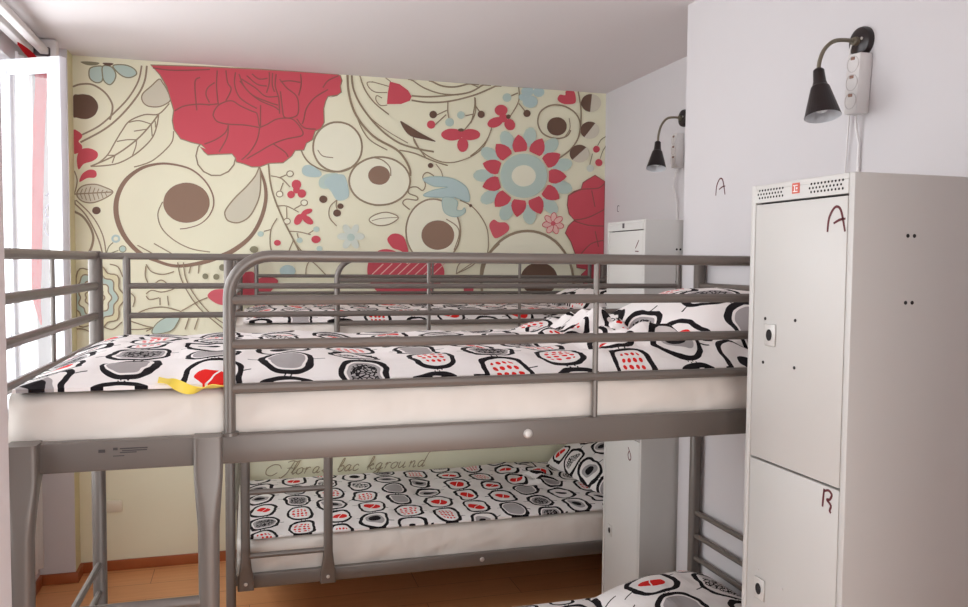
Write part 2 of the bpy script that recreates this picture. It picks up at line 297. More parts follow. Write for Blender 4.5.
# ------------------------------------------------------------------ wallpaper mural
MURAL = [['f','blue',1,[-738,2495,-723,2513,-680,2520,-676,2491,-681,2449,-708,2439,-735,2458]],
['s','olive',1,1,[-738,2495,60,-723,2513,60,-680,2520,60,-676,2491,60,-681,2449,60,-708,2439,60,-735,2458,60]],
['f','blue',1,[-676,2521,-637,2520,-618,2487,-626,2453,-646,2433,-669,2446,-678,2474]],
['s','olive',1,1,[-676,2521,60,-637,2520,60,-618,2487,60,-626,2453,60,-646,2433,60,-669,2446,60,-678,2474,60]],
['f','blue',1,[-629,2528,-574,2534,-535,2519,-523,2494,-551,2475,-583,2477,-614,2500]],
['s','olive',1,1,[-629,2528,60,-574,2534,60,-535,2519,60,-523,2494,60,-551,2475,60,-583,2477,60,-614,2500,60]],
['f','olive',1,[-776,2534,-738,2539,-692,2536,-707,2523,-746,2521]],
['f','brown',1,[-676,2537,-629,2538,-641,2526,-664,2526]],
['s','line',0,1,[-815,2410,89,-778,2426,89,-724,2428,89,-670,2395,89,-639,2347,89,-636,2309,89,-648,2262,89]],
['f','brown',1,[-811,2365,-786,2376,-760,2379,-729,2372,-706,2347,-700,2318,-714,2283,-742,2263,-769,2259,-796,2264,-813,2273]],
['s','line',0,1,[-499,2537,79,-515,2461,79,-560,2377,79,-624,2301,79,-696,2230,79,-774,2182,79]],
['s','line',0,1,[-475,2538,89,-486,2463,89,-520,2388,89,-593,2290,89,-673,2214,89,-782,2145,89]],
['f','grey',1,[-419,2476,-456,2439,-496,2398,-498,2364,-473,2340,-424,2339,-384,2358,-367,2381,-383,2427,-403,2460]],
['s','line',1,1,[-419,2476,60,-456,2439,60,-496,2398,60,-498,2364,60,-473,2340,60,-424,2339,60,-384,2358,60,-367,2381,60,-383,2427,60,-403,2460,60]],
['s','line',0,1,[-372,2359,64,-423,2303,64,-489,2296,64,-558,2261,64,-594,2210,64,-626,2153,64,-659,2092,64,-698,2052,64,-738,2030,64]],
['s','line',0,1,[-738,2030,64,-675,2036,64,-612,2051,64,-548,2088,64,-491,2138,64,-450,2191,64,-430,2253,64,-423,2303,64]],
['s','line',0,1,[-423,2303,74,-458,2251,74,-527,2170,74,-627,2089,74,-738,2030,74]],
['s','line',0,1,[-458,2251,55,-454,2191,55]],
['s','line',0,1,[-458,2251,55,-514,2265,55,-562,2254,55]],
['s','line',0,1,[-527,2170,55,-571,2168,55,-618,2157,55]],
['s','line',0,1,[-527,2170,55,-531,2136,55,-548,2088,55]],
['s','line',0,1,[-627,2089,55,-666,2087,55]],
['s','line',0,1,[-627,2089,55,-640,2050,55]],
['s','line',0,1,[-458,2251,55,-441,2269,55,-438,2235,55]],
['s','line',0,1,[-482,2224,55,-538,2212,55]],
['s','line',0,1,[-353,2222,60,-361,2170,60,-398,2121,60,-452,2072,60,-500,2048,60,-540,2035,60]],
['f','red',1,[-814,2198,-793,2199,-774,2182,-777,2166,-790,2149,-775,2129,-777,2108,-795,2092,-815,2097]],
['f','red',1,[-792,2013,-799,2065,-783,2108,-744,2118,-709,2103,-706,2078,-729,2056,-768,2041]],
['f','red',1,[-789,1952,-777,1990,-746,2013,-718,2010,-711,1989,-723,1975,-754,1972]],
['f','grey',1,[-802,1892,-778,1931,-723,1943,-676,1930,-639,1908,-677,1875,-732,1852,-779,1859]],
['s','line',1,1,[-802,1892,60,-778,1931,60,-723,1943,60,-676,1930,60,-639,1908,60,-677,1875,60,-732,1852,60,-779,1859,60]],
['s','line',0,1,[-817,1892,60,-639,1908,60]],
['s','line',0,1,[-786,1894,40,-776,1919,40]],
['s','line',0,1,[-786,1894,40,-777,1869,40]],
['s','line',0,1,[-768,1895,40,-758,1925,40]],
['s','line',0,1,[-768,1895,40,-759,1864,40]],
['s','line',0,1,[-749,1897,40,-739,1931,40]],
['s','line',0,1,[-749,1897,40,-740,1860,40]],
['s','line',0,1,[-730,1898,40,-720,1926,40]],
['s','line',0,1,[-730,1898,40,-721,1865,40]],
['s','line',0,1,[-711,1900,40,-702,1922,40]],
['s','line',0,1,[-711,1900,40,-702,1871,40]],
['s','line',0,1,[-692,1902,40,-683,1917,40]],
['s','line',0,1,[-692,1902,40,-684,1876,40]],
['s','line',0,1,[-674,1903,40,-664,1913,40]],
['s','line',0,1,[-674,1903,40,-665,1882,40]],
['f','brown',0,[-695,1815,-697,1807,-703,1800,-711,1796,-720,1796,-727,1799,-733,1806,-734,1814,-732,1822,-727,1829,-719,1832,-710,1833,-702,1829,-697,1823]],
['s','line',0,1,[-826,1811,109,-780,1787,109,-746,1737,109,-731,1686,109,-739,1635,109,-756,1600,109]],
['s','line',0,1,[-829,1862,69,-772,1804,69,-734,1737,69,-704,1661,69,-689,1595,69]],
['s','line',0,1,[-806,1863,60,-749,1805,60,-710,1746,60,-684,1678,60,-673,1595,60]],
['s','olive',0,1,[-673,1601,50,-661,1636,50,-641,1658,50]],
['s','blue2',1,0,[-613,1677,99,-614,1670,99,-619,1665,99,-625,1662,99,-632,1662,99,-639,1664,99,-643,1670,99,-644,1676,99,-643,1683,99,-638,1689,99,-632,1692,99,-625,1692,99,-618,1689,99,-614,1684,99]],
['s','olive',0,1,[-669,1598,50,-617,1619,50]],
['f','blue',0,[-582,1627,-583,1620,-588,1614,-594,1611,-601,1611,-608,1614,-612,1620,-613,1626,-612,1633,-607,1638,-601,1642,-594,1642,-587,1639,-583,1633]],
['s','olive',1,0,[-582,1627,40,-583,1620,40,-588,1614,40,-594,1611,40,-601,1611,40,-608,1614,40,-612,1620,40,-613,1626,40,-612,1633,40,-607,1638,40,-601,1642,40,-594,1642,40,-587,1639,40,-583,1633,40]],
['s','line',0,1,[-811,2006,55,-799,1956,55,-813,1888,55]],
['s','line',1,0,[-53,2111,69,-64,2066,69,-91,2030,69,-130,2009,69,-174,2007,69,-212,2025,69,-239,2059,69,-248,2103,69,-238,2147,69,-211,2183,69,-172,2205,69,-129,2207,69,-90,2189,69,-63,2155,69]],
['s','brown2',0,1,[60,2060,99,90,1968,159,92,1880,182,64,1780,198,14,1696,198,-66,1628,238,-141,1591,238,-233,1559,198,-349,1543,159,-439,1568,159,-518,1607,198,-577,1671,218,-613,1745,238,-626,1819,238,-616,1894,218,-578,1969,198,-513,2026,159,-443,2052,119,-372,2057,103,-277,2036,87,-210,1983,79,-172,1918,79,-165,1857,71,-188,1800,60,-232,1758,50,-290,1737,50,-328,1731,50]],
['f','brown2',0,[-184,1868,-185,1852,-190,1836,-196,1821,-206,1807,-217,1795,-231,1784,-246,1775,-262,1769,-279,1765,-297,1763,-314,1764,-331,1767,-347,1773,-362,1781,-374,1791,-386,1803,-394,1816,-401,1830,-405,1846,-406,1861,-404,1877,-400,1892,-394,1907,-384,1921,-373,1933,-360,1944,-345,1953,-329,1959,-312,1964,-295,1966,-277,1965,-260,1962,-244,1956,-229,1948,-216,1939,-205,1927,-196,1914,-189,1899,-185,1884]],
['s','line',0,1,[-409,1866,55,-432,1804,55,-415,1735,55,-358,1675,55,-276,1632,55,-184,1616,55]],
['s','line',0,1,[-529,1646,55,-457,1604,55]],
['s','line',0,1,[-452,1656,55,-367,1605,55]],
['f','grey',1,[64,2058,68,1987,63,1915,41,1852,6,1797,-45,1769,-92,1777,-109,1804,-105,1835,-62,1894,-1,1958,42,2013]],
['s','line',1,1,[64,2058,69,68,1987,69,63,1915,69,41,1852,69,6,1797,69,-45,1769,69,-92,1777,69,-109,1804,69,-105,1835,69,-62,1894,69,-1,1958,69,42,2013,69]],
['f','red',0,[-458,2543,-415,2498,-383,2440,-367,2381,-352,2326,-359,2274,-352,2231,-320,2185,-271,2170,-221,2160,-200,2139,-228,2150,-208,2125,-191,2110,-145,2115,-73,2121,-56,2101,-52,2081,-18,2073,25,2058,64,2060,112,2080,182,2086,226,2123,244,2153,288,2157,302,2194,333,2213,347,2259,378,2274,394,2307,392,2379,401,2416,414,2444,460,2454,425,2440,461,2452,484,2471,479,2503,488,2531,479,2557,461,2565,425,2566,270,2567,18,2559,-225,2553]],
['s','line',1,0,[-458,2543,55,-415,2498,55,-383,2440,55,-367,2381,55,-352,2326,55,-359,2274,55,-352,2231,55,-320,2185,55,-271,2170,55,-221,2160,55,-200,2139,55,-228,2150,55,-208,2125,55,-191,2110,55,-145,2115,55,-73,2121,55,-56,2101,55,-52,2081,55,-18,2073,55,25,2058,55,64,2060,55,112,2080,55,182,2086,55,226,2123,55,244,2153,55,288,2157,55,302,2194,55,333,2213,55,347,2259,55,378,2274,55,394,2307,55,392,2379,55,401,2416,55,414,2444,55,460,2454,55,425,2440,55,461,2452,55,484,2471,55,479,2503,55,488,2531,55,479,2557,55,461,2565,55,425,2566,55,270,2567,55,18,2559,55,-225,2553,55]],
['s','wine',0,1,[-226,2364,64,-177,2365,64,-135,2372,64]],
['s','wine',0,1,[-164,2311,64,-156,2338,64,-130,2370,64,-75,2391,64,-29,2367,64,27,2344,64,52,2332,64,61,2280,64,65,2267,64]],
['s','wine',0,1,[-164,2311,64,-144,2282,64,-89,2271,64,-8,2271,64,65,2262,64]],
['s','wine',0,1,[-89,2267,64,-106,2226,64,-153,2189,64,-207,2164,64]],
['s','wine',0,1,[-89,2263,64,-98,2201,64,-136,2128,64]],
['s','wine',0,1,[65,2262,64,52,2199,64,17,2136,64,-26,2092,64]],
['s','wine',0,1,[65,2262,64,104,2282,64,156,2312,64,227,2316,64,271,2273,64,280,2233,64,200,2211,64,130,2181,64,60,2137,64,0,2099,64]],
['s','wine',0,1,[134,2181,64,191,2143,64,208,2117,64]],
['s','wine',0,1,[-53,2537,64,-58,2475,64,-37,2415,64,5,2382,64,52,2359,64]],
['s','wine',0,1,[-36,2529,64,-7,2461,64,61,2404,64,139,2373,64,161,2357,64]],
['s','wine',0,1,[70,2378,64,69,2267,64]],
['s','wine',0,1,[-24,2504,64,44,2464,64,96,2424,64,157,2428,64]],
['s','wine',0,1,[2,2523,64,53,2483,64,101,2477,64]],
['s','wine',0,1,[114,2549,64,114,2496,64,100,2442,64]],
['s','wine',0,1,[149,2542,64,144,2480,64,161,2419,64,165,2339,64]],
['s','wine',0,1,[28,2534,64,62,2510,64,105,2517,64]],
['s','wine',0,1,[131,2546,64,129,2488,64,140,2449,64]],
['s','wine',0,1,[-32,2494,64,27,2428,64,113,2394,64,157,2383,64]],
['s','wine',0,1,[166,2517,64,201,2475,64,249,2438,64,262,2390,64,253,2335,64,192,2321,64,179,2376,64,170,2455,64]],
['s','wine',0,1,[272,2551,64,276,2498,64,262,2439,64]],
['s','wine',0,1,[414,2480,64,342,2430,64,302,2374,64,289,2319,64,280,2292,64]],
['s','wine',0,1,[387,2488,64,414,2526,64,469,2556,64]],
['s','wine',0,1,[-142,2539,64,-146,2460,64,-139,2374,64]],
['s','wine',0,1,[-155,2477,64,-188,2449,64,-197,2413,64,-181,2375,64]],
['s','wine',0,1,[-100,2542,64,-92,2482,64,-75,2448,64,-101,2389,64]],
['s','wine',0,1,[253,2317,64,289,2274,64,351,2269,64]],
['s','wine',0,1,[170,2504,64,219,2512,64,272,2507,64]],
['s','wine',0,1,[-242,2332,64,-250,2470,64,-225,2498,64]],
['s','wine',0,1,[-348,2322,64,-302,2350,64,-228,2364,64,-179,2362,64]],
['s','wine',0,1,[-447,2529,60,-350,2524,60,-177,2541,60]],
['f','paper2',0,[594,2188,592,2167,588,2147,580,2127,569,2109,556,2093,540,2079,523,2067,504,2059,484,2053,464,2051,444,2052,424,2056,405,2063,388,2073,373,2085,360,2100,350,2117,342,2136,337,2155,336,2176,338,2196,342,2216,350,2235,360,2253,373,2269,388,2283,406,2295,424,2304,444,2310,464,2312,484,2312,504,2308,523,2302,540,2292,556,2279,569,2264,580,2247,588,2228,592,2208]],
['s','line',1,0,[594,2188,99,592,2167,99,588,2147,99,580,2127,99,569,2109,99,556,2093,99,540,2079,99,523,2067,99,504,2059,99,484,2053,99,464,2051,99,444,2052,99,424,2056,99,405,2063,99,388,2073,99,373,2085,99,360,2100,99,350,2117,99,342,2136,99,337,2155,99,336,2176,99,338,2196,99,342,2216,99,350,2235,99,360,2253,99,373,2269,99,388,2283,99,406,2295,99,424,2304,99,444,2310,99,464,2312,99,484,2312,99,504,2308,99,523,2302,99,540,2292,99,556,2279,99,569,2264,99,580,2247,99,588,2228,99,592,2208,99]],
['s','line',0,1,[274,2157,74,294,2116,74,330,2081,74,393,2055,74,461,2050,74,541,2079,74]],
['s','line',0,1,[360,2161,50,387,2130,50,441,2124,50]],
['s','line',0,1,[108,2078,84,116,1989,84,137,1900,84,181,1792,84,234,1684,84,269,1612,84]],
['s','line',0,1,[120,2016,55,173,2004,55,217,1961,55]],
['s','line',0,1,[164,2008,55,208,2028,55]],
['s','line',0,1,[182,1982,55,168,1941,55]],
['s','line',0,1,[146,1859,55,199,1861,55,261,1831,55]],
['s','line',0,1,[239,1848,55,279,1872,55]],
['s','line',0,1,[199,1856,55,200,1793,55]],
['s','line',0,1,[216,1730,55,269,1726,55,323,1713,55]],
['s','line',0,1,[252,1721,55,260,1690,55]],
['s','line',0,1,[310,1718,55,337,1736,55]],
['s','line',0,1,[150,1796,55,119,1737,55,114,1664,55,123,1619,55]],
['s','line',0,1,[119,1737,55,84,1727,55]],
['s','line',0,1,[234,1684,55,207,1620,55]],
['f','paper2',0,[234,2031,232,2024,227,2019,221,2015,213,2015,206,2018,202,2023,200,2030,202,2036,207,2042,213,2045,221,2045,228,2043,232,2037]],
['s','line',1,0,[234,2031,50,232,2024,50,227,2019,50,221,2015,50,213,2015,50,206,2018,50,202,2023,50,200,2030,50,202,2036,50,207,2042,50,213,2045,50,221,2045,50,228,2043,50,232,2037,50]],
['f','paper2',0,[180,1923,179,1917,174,1911,167,1908,160,1908,153,1910,149,1916,147,1922,149,1929,153,1934,160,1938,168,1938,174,1935,179,1930]],
['s','line',1,0,[180,1923,50,179,1917,50,174,1911,50,167,1908,50,160,1908,50,153,1910,50,149,1916,50,147,1922,50,149,1929,50,153,1934,50,160,1938,50,168,1938,50,174,1935,50,179,1930,50]],
['f','paper2',0,[306,1882,305,1875,300,1870,293,1866,286,1866,279,1869,274,1874,272,1881,274,1888,279,1893,286,1896,293,1896,300,1894,305,1888]],
['s','line',1,0,[306,1882,50,305,1875,50,300,1870,50,293,1866,50,286,1866,50,279,1869,50,274,1874,50,272,1881,50,274,1888,50,279,1893,50,286,1896,50,293,1896,50,300,1894,50,305,1888,50]],
['f','paper2',0,[218,1782,216,1776,212,1770,205,1767,197,1767,191,1770,186,1775,184,1782,186,1788,191,1794,197,1797,205,1797,212,1794,216,1789]],
['s','line',1,0,[218,1782,50,216,1776,50,212,1770,50,205,1767,50,197,1767,50,191,1770,50,186,1775,50,184,1782,50,186,1788,50,191,1794,50,197,1797,50,205,1797,50,212,1794,50,216,1789,50]],
['f','blue',0,[368,1744,367,1737,362,1732,356,1729,348,1729,342,1732,337,1737,336,1743,338,1749,342,1754,348,1757,356,1758,362,1755,367,1750]],
['f','blue',0,[281,1683,279,1677,275,1672,268,1669,261,1669,255,1672,250,1677,249,1683,250,1689,255,1694,261,1697,268,1698,275,1695,279,1690]],
['f','blue',0,[82,1714,81,1707,76,1702,70,1699,63,1699,57,1702,52,1707,51,1713,52,1719,57,1724,63,1727,70,1727,76,1725,81,1720]],
['f','blue',0,[384,1641,383,1634,378,1629,372,1626,365,1626,358,1629,354,1634,352,1640,354,1647,358,1652,365,1655,372,1655,378,1652,383,1647]],
['f','red',0,[274,1976,272,1965,265,1956,255,1951,244,1950,234,1955,227,1964,225,1974,227,1986,234,1995,244,2000,255,2000,265,1996,272,1987]],
['f','red',0,[242,1923,240,1914,234,1907,226,1903,218,1902,210,1906,204,1913,202,1921,204,1930,210,1937,218,1941,226,1942,234,1938,240,1931]],
['f','red',0,[299,1930,297,1920,291,1912,282,1907,272,1907,263,1911,257,1919,255,1928,257,1938,263,1946,272,1951,282,1951,291,1947,297,1940]],
['f','red',0,[267,1947,266,1939,261,1933,253,1929,246,1929,238,1932,234,1938,232,1946,234,1954,238,1960,246,1964,254,1964,261,1961,266,1955]],
['f','red',0,[331,1845,331,1842,330,1838,328,1835,324,1831,320,1828,314,1824,308,1822,302,1820,296,1818,290,1818,286,1818,281,1819,278,1821,277,1824,276,1827,277,1830,280,1834,283,1838,288,1841,293,1844,299,1847,305,1849,311,1850,317,1851,322,1851,326,1850,329,1848]],
['f','red',0,[276,1783,268,1772,258,1765,248,1764,240,1768,236,1777,237,1789,242,1802,250,1813,260,1820,270,1821,278,1817,281,1808,281,1796]],
['f','red',0,[334,1772,331,1770,326,1768,321,1767,316,1768,309,1769,303,1772,297,1776,291,1780,286,1785,283,1790,280,1796,279,1801,279,1805,281,1809,284,1812,288,1814,293,1814,299,1814,305,1812,311,1810,318,1806,323,1802,328,1796,332,1791,334,1786,336,1781,335,1776]],
['f','red',0,[303,1812,301,1804,296,1797,289,1794,281,1793,274,1797,269,1803,267,1811,269,1819,274,1825,281,1829,289,1829,296,1826,301,1820]],
['f','red',0,[375,1690,372,1681,365,1674,356,1670,345,1669,335,1673,328,1680,326,1689,328,1698,335,1705,345,1709,356,1709,365,1705,372,1698]],
['f','red',0,[169,1668,167,1661,162,1656,155,1653,147,1653,140,1656,135,1661,134,1668,135,1674,140,1680,147,1683,155,1683,162,1680,167,1675]],
['f','olive',0,[55,1632,53,1624,47,1618,38,1614,28,1614,20,1618,14,1624,11,1632,14,1639,20,1646,28,1649,38,1650,47,1646,53,1640]],
['f','blue2',1,[279,2058,297,2078,333,2076,378,2044,369,2021,315,2018,284,2031]],
['f','blue',1,[369,2007,405,2036,469,2038,441,1973,396,1958,369,1970]],
['f','blue2',1,[393,1990,424,2027,479,2038,506,2021,525,1939,507,1906,461,1900,429,1945]],
['f','brown',0,[410,1903,408,1894,402,1887,393,1883,384,1883,375,1887,369,1893,367,1902,369,1910,375,1918,384,1922,393,1922,402,1918,408,1912]],
['f','brown',0,[496,1869,494,1862,489,1857,483,1854,475,1854,469,1856,464,1862,462,1868,464,1874,469,1880,475,1883,483,1883,489,1880,494,1875]],
['f','brown',0,[482,1832,480,1823,474,1816,465,1813,456,1812,448,1816,442,1822,440,1830,442,1839,448,1846,456,1850,465,1850,474,1846,480,1840]],
['s','line',0,1,[459,1900,50,423,1862,50,421,1807,50,459,1762,50]],
['s','line',0,1,[461,1900,50,456,1872,50,462,1850,50]],
['f','paper2',0,[856,2015,854,1997,849,1978,841,1960,829,1944,815,1928,798,1915,779,1903,758,1893,736,1886,712,1882,689,1880,665,1880,642,1884,620,1890,600,1898,581,1908,565,1921,551,1935,540,1951,532,1968,527,1985,525,2003,527,2022,532,2040,540,2057,551,2074,564,2089,581,2102,600,2114,620,2124,642,2131,665,2136,688,2138,712,2138,735,2135,757,2130,778,2122,797,2111,814,2099,829,2085,840,2069,849,2052,854,2034]],
['s','line',1,0,[856,2015,99,854,1997,99,849,1978,99,841,1960,99,829,1944,99,815,1928,99,798,1915,99,779,1903,99,758,1893,99,736,1886,99,712,1882,99,689,1880,99,665,1880,99,642,1884,99,620,1890,99,600,1898,99,581,1908,99,565,1921,99,551,1935,99,540,1951,99,532,1968,99,527,1985,99,525,2003,99,527,2022,99,532,2040,99,540,2057,99,551,2074,99,564,2089,99,581,2102,99,600,2114,99,620,2124,99,642,2131,99,665,2136,99,688,2138,99,712,2138,99,735,2135,99,757,2130,99,778,2122,99,797,2111,99,814,2099,99,829,2085,99,840,2069,99,849,2052,99,854,2034,99]],
['s','line',0,1,[749,2039,64,744,2086,64,702,2123,64,645,2136,64]],
['f','brown2',0,[745,2042,744,2031,739,2020,732,2010,723,2001,712,1995,699,1990,686,1989,673,1990,660,1993,649,1998,640,2006,633,2016,628,2026,627,2038,628,2049,633,2060,640,2070,649,2078,660,2085,672,2089,686,2091,699,2090,711,2087,723,2081,732,2074,739,2064,744,2053]],
['s','line',0,1,[516,2569,119,523,2469,119,562,2353,119,654,2248,119,777,2184,119,825,2135,119,854,2080,119,856,2043,119]],
['s','line',0,1,[538,2569,99,548,2489,99,598,2392,99,692,2287,99,796,2218,99,911,2190,99,988,2180,99]],
['s','line',0,1,[580,2569,69,608,2493,69,663,2423,69,738,2368,69]],
['s','line',0,1,[562,2353,60,599,2273,60,645,2220,60,730,2177,60]],
['s','line',0,1,[796,2180,74,882,2166,74,989,2128,74,1067,2108,74]],
['s','line',0,1,[552,2471,45,626,2357,45,729,2280,45,843,2220,45]],
['s','line',0,1,[738,2518,50,645,2537,50]],
['s','line',0,1,[729,2485,50,665,2483,50,631,2504,50,621,2531,50,654,2535,50]],
['s','line',0,1,[729,2418,50,692,2414,50,668,2442,50,673,2465,50,701,2453,50]],
['f','red',0,[743,2544,795,2534,842,2504,862,2473,852,2449,804,2428,727,2423,732,2483]],
['s','line',0,1,[862,2476,89,948,2476,89,1065,2491,89,1192,2518,89,1282,2576,89,1312,2598,89]],
['s','line',0,1,[862,2452,89,948,2446,89,1065,2458,89,1192,2494,89,1273,2528,89,1373,2578,89]],
['s','line',0,1,[957,2570,89,1025,2542,89,1104,2540,89,1191,2566,89,1242,2583,89]],
['s','line',0,1,[842,2576,69,928,2524,69,1026,2498,69,1124,2498,69]],
['s','line',0,1,[719,2570,50,747,2544,50]],
['s','line',0,1,[1065,2458,64,1065,2401,64,1075,2355,64]],
['s','line',0,1,[1060,2410,64,997,2378,64]],
['s','line',0,1,[1056,2386,64,992,2326,64]],
['s','line',0,1,[872,2259,64,882,2222,64,940,2150,64]],
['f','brown',0,[1004,2384,1002,2374,996,2367,987,2362,978,2362,969,2365,963,2372,961,2381,963,2390,969,2398,978,2402,987,2403,996,2399,1002,2392]],
['f','red',0,[994,2328,992,2318,986,2310,976,2305,966,2305,957,2309,950,2316,948,2326,950,2336,956,2344,966,2349,976,2349,985,2346,992,2338]],
['f','blue',0,[1100,2346,1098,2336,1091,2328,1081,2322,1070,2322,1060,2326,1053,2334,1051,2344,1053,2354,1060,2363,1070,2368,1081,2368,1091,2364,1098,2357]],
['f','blue',0,[1161,2390,1159,2381,1153,2373,1144,2368,1134,2368,1126,2372,1120,2378,1118,2387,1120,2396,1126,2404,1134,2409,1144,2409,1153,2406,1159,2399]],
['f','brown',1,[800,2336,834,2322,910,2280,998,2237,930,2245,862,2257,824,2289]],
['f','red',0,[1152,2282,1151,2275,1146,2268,1139,2261,1129,2255,1117,2251,1104,2248,1090,2246,1076,2246,1064,2248,1052,2251,1042,2256,1035,2262,1030,2268,1028,2276,1030,2283,1034,2290,1042,2296,1051,2302,1063,2307,1076,2310,1090,2311,1104,2311,1117,2310,1129,2306,1138,2302,1146,2296,1151,2289]],
['f','red',0,[1251,2287,1250,2280,1246,2273,1239,2267,1230,2262,1219,2258,1207,2255,1194,2253,1182,2253,1170,2255,1159,2258,1150,2263,1143,2268,1139,2274,1137,2281,1138,2288,1143,2295,1149,2301,1158,2306,1169,2311,1181,2314,1194,2315,1206,2315,1219,2313,1229,2310,1239,2306,1245,2300,1250,2294]],
['f','red',0,[1183,2227,1180,2210,1171,2195,1158,2187,1144,2186,1131,2194,1122,2207,1119,2224,1122,2242,1131,2256,1143,2264,1158,2265,1171,2258,1180,2244]],
['f','brown',0,[1160,2308,1158,2304,1153,2300,1145,2298,1137,2298,1129,2299,1124,2302,1122,2306,1124,2310,1129,2313,1136,2315,1145,2316,1152,2314,1158,2312]],
['s','line',0,1,[1221,2489,60,1222,2408,60,1194,2351,60,1156,2304,60]],
['s','line',0,1,[1221,2444,60,1250,2409,60]],
['s','line',0,1,[1212,2398,60,1165,2386,60]],
['s','line',0,1,[1318,2322,60,1262,2209,60,1148,2140,60,1035,2126,60,923,2175,60,877,2245,60]],
['f','brown',0,[1277,2400,1275,2391,1269,2384,1261,2379,1252,2379,1243,2382,1237,2389,1235,2397,1237,2406,1243,2414,1251,2418,1260,2418,1269,2415,1275,2408]],
['s','line',0,1,[989,2048,64,950,2066,64,926,2041,64,941,1999,64,926,1966,64,892,1984,64,854,1978,64,849,1949,64,893,1932,64,893,1913,64,835,1916,64,816,1892,64,854,1860,64]],
['f','brown',0,[985,2105,983,2099,979,2094,973,2091,966,2090,960,2093,955,2098,954,2104,955,2110,960,2115,966,2118,973,2118,979,2116,983,2111]],
['s','line',0,1,[998,2115,50,1028,2078,50,1038,2046,50]],
['f','paper2',0,[1141,1747,1140,1722,1135,1697,1128,1672,1117,1650,1104,1629,1088,1611,1070,1596,1051,1583,1030,1574,1009,1568,987,1566,965,1568,944,1573,923,1582,904,1594,887,1609,871,1627,858,1647,848,1668,840,1692,836,1716,834,1741,835,1766,840,1791,847,1815,857,1837,870,1857,885,1875,903,1891,922,1903,942,1913,963,1919,985,1921,1007,1920,1028,1915,1049,1907,1068,1896,1086,1881,1102,1863,1116,1843,1126,1821,1134,1797,1139,1773]],
['s','line',1,0,[1141,1747,89,1140,1722,89,1135,1697,89,1128,1672,89,1117,1650,89,1104,1629,89,1088,1611,89,1070,1596,89,1051,1583,89,1030,1574,89,1009,1568,89,987,1566,89,965,1568,89,944,1573,89,923,1582,89,904,1594,89,887,1609,89,871,1627,89,858,1647,89,848,1668,89,840,1692,89,836,1716,89,834,1741,89,835,1766,89,840,1791,89,847,1815,89,857,1837,89,870,1857,89,885,1875,89,903,1891,89,922,1903,89,942,1913,89,963,1919,89,985,1921,89,1007,1920,89,1028,1915,89,1049,1907,89,1068,1896,89,1086,1881,89,1102,1863,89,1116,1843,89,1126,1821,89,1134,1797,89,1139,1773,89]],
['f','blue2',1,[931,2032,989,2044,1068,2042,1127,2025,1177,1988,1193,1931,1178,1912,1108,1934,1039,1931,931,1938,980,1968,1068,1990,990,1992,941,2014]],
['s','blue3',1,1,[931,2032,45,989,2044,45,1068,2042,45,1127,2025,45,1177,1988,45,1193,1931,45,1178,1912,45,1108,1934,45,1039,1931,45,931,1938,45,980,1968,45,1068,1990,45,990,1992,45,941,2014,45]],
['f','blue',1,[1039,1927,1088,1933,1123,1910,1118,1867,1148,1863,1163,1878,1168,1854,1128,1829,1079,1832,1044,1860]],
['s','blue3',1,1,[1039,1927,45,1088,1933,45,1123,1910,45,1118,1867,45,1148,1863,45,1163,1878,45,1168,1854,45,1128,1829,45,1079,1832,45,1044,1860,45]],
['f','brown2',0,[1106,1725,1105,1711,1101,1697,1094,1684,1085,1672,1073,1662,1060,1654,1045,1648,1029,1644,1013,1642,997,1643,981,1647,966,1653,953,1661,942,1670,932,1682,926,1694,921,1708,920,1722,921,1736,925,1750,932,1763,941,1774,952,1785,966,1793,980,1799,996,1803,1012,1805,1028,1804,1044,1801,1059,1795,1072,1787,1084,1777,1094,1766,1100,1753,1105,1740]],
['s','line',0,1,[1059,1813,60,1119,1776,60,1134,1728,60,1105,1641,60]],
['f','paper2',1,[632,1798,665,1827,730,1842,792,1816,740,1777,674,1771]],
['s','line',1,1,[632,1798,60,665,1827,60,730,1842,60,792,1816,60,740,1777,60,674,1771,60]],
['s','line',0,1,[646,1794,40,702,1809,40,792,1816,40]],
['f','red',1,[731,1692,750,1721,783,1728,817,1713,836,1675,846,1618,798,1637,760,1650]],
['f','blue4',0,[608,1709,607,1705,604,1701,601,1697,596,1694,590,1692,583,1691,576,1690,569,1690,562,1692,556,1694,551,1697,548,1700,545,1704,544,1708,545,1712,548,1716,551,1720,556,1723,562,1725,569,1727,576,1727,583,1727,590,1726,596,1724,601,1721,604,1717,607,1713]],
['f','blue4',0,[571,1645,567,1643,562,1643,558,1645,552,1648,548,1652,543,1657,539,1662,536,1669,534,1675,533,1682,533,1687,534,1692,536,1696,539,1699,543,1701,548,1701,553,1699,558,1696,563,1692,567,1687,571,1682,574,1675,576,1669,578,1662,578,1657,576,1652,574,1648]],
['f','blue4',0,[498,1644,495,1647,492,1650,491,1656,491,1661,492,1668,494,1674,498,1680,501,1686,506,1692,511,1696,516,1698,521,1700,525,1700,529,1699,532,1696,535,1692,536,1687,536,1682,535,1675,533,1669,530,1662,526,1656,521,1651,516,1647,511,1644,506,1643,502,1643]],
['f','blue4',0,[462,1707,462,1711,465,1715,468,1718,473,1721,479,1724,486,1725,493,1726,500,1725,506,1724,512,1722,517,1719,521,1716,523,1712,524,1708,523,1704,521,1700,517,1696,512,1693,506,1691,500,1689,493,1689,486,1689,479,1690,473,1692,468,1695,465,1699,462,1702]],
['f','blue4',0,[498,1770,502,1772,506,1772,511,1771,516,1768,521,1764,526,1759,530,1753,533,1747,535,1740,536,1734,536,1728,535,1723,532,1719,529,1717,525,1715,521,1715,516,1717,511,1719,506,1723,501,1728,498,1734,494,1740,492,1747,491,1753,491,1759,492,1764,495,1768]],
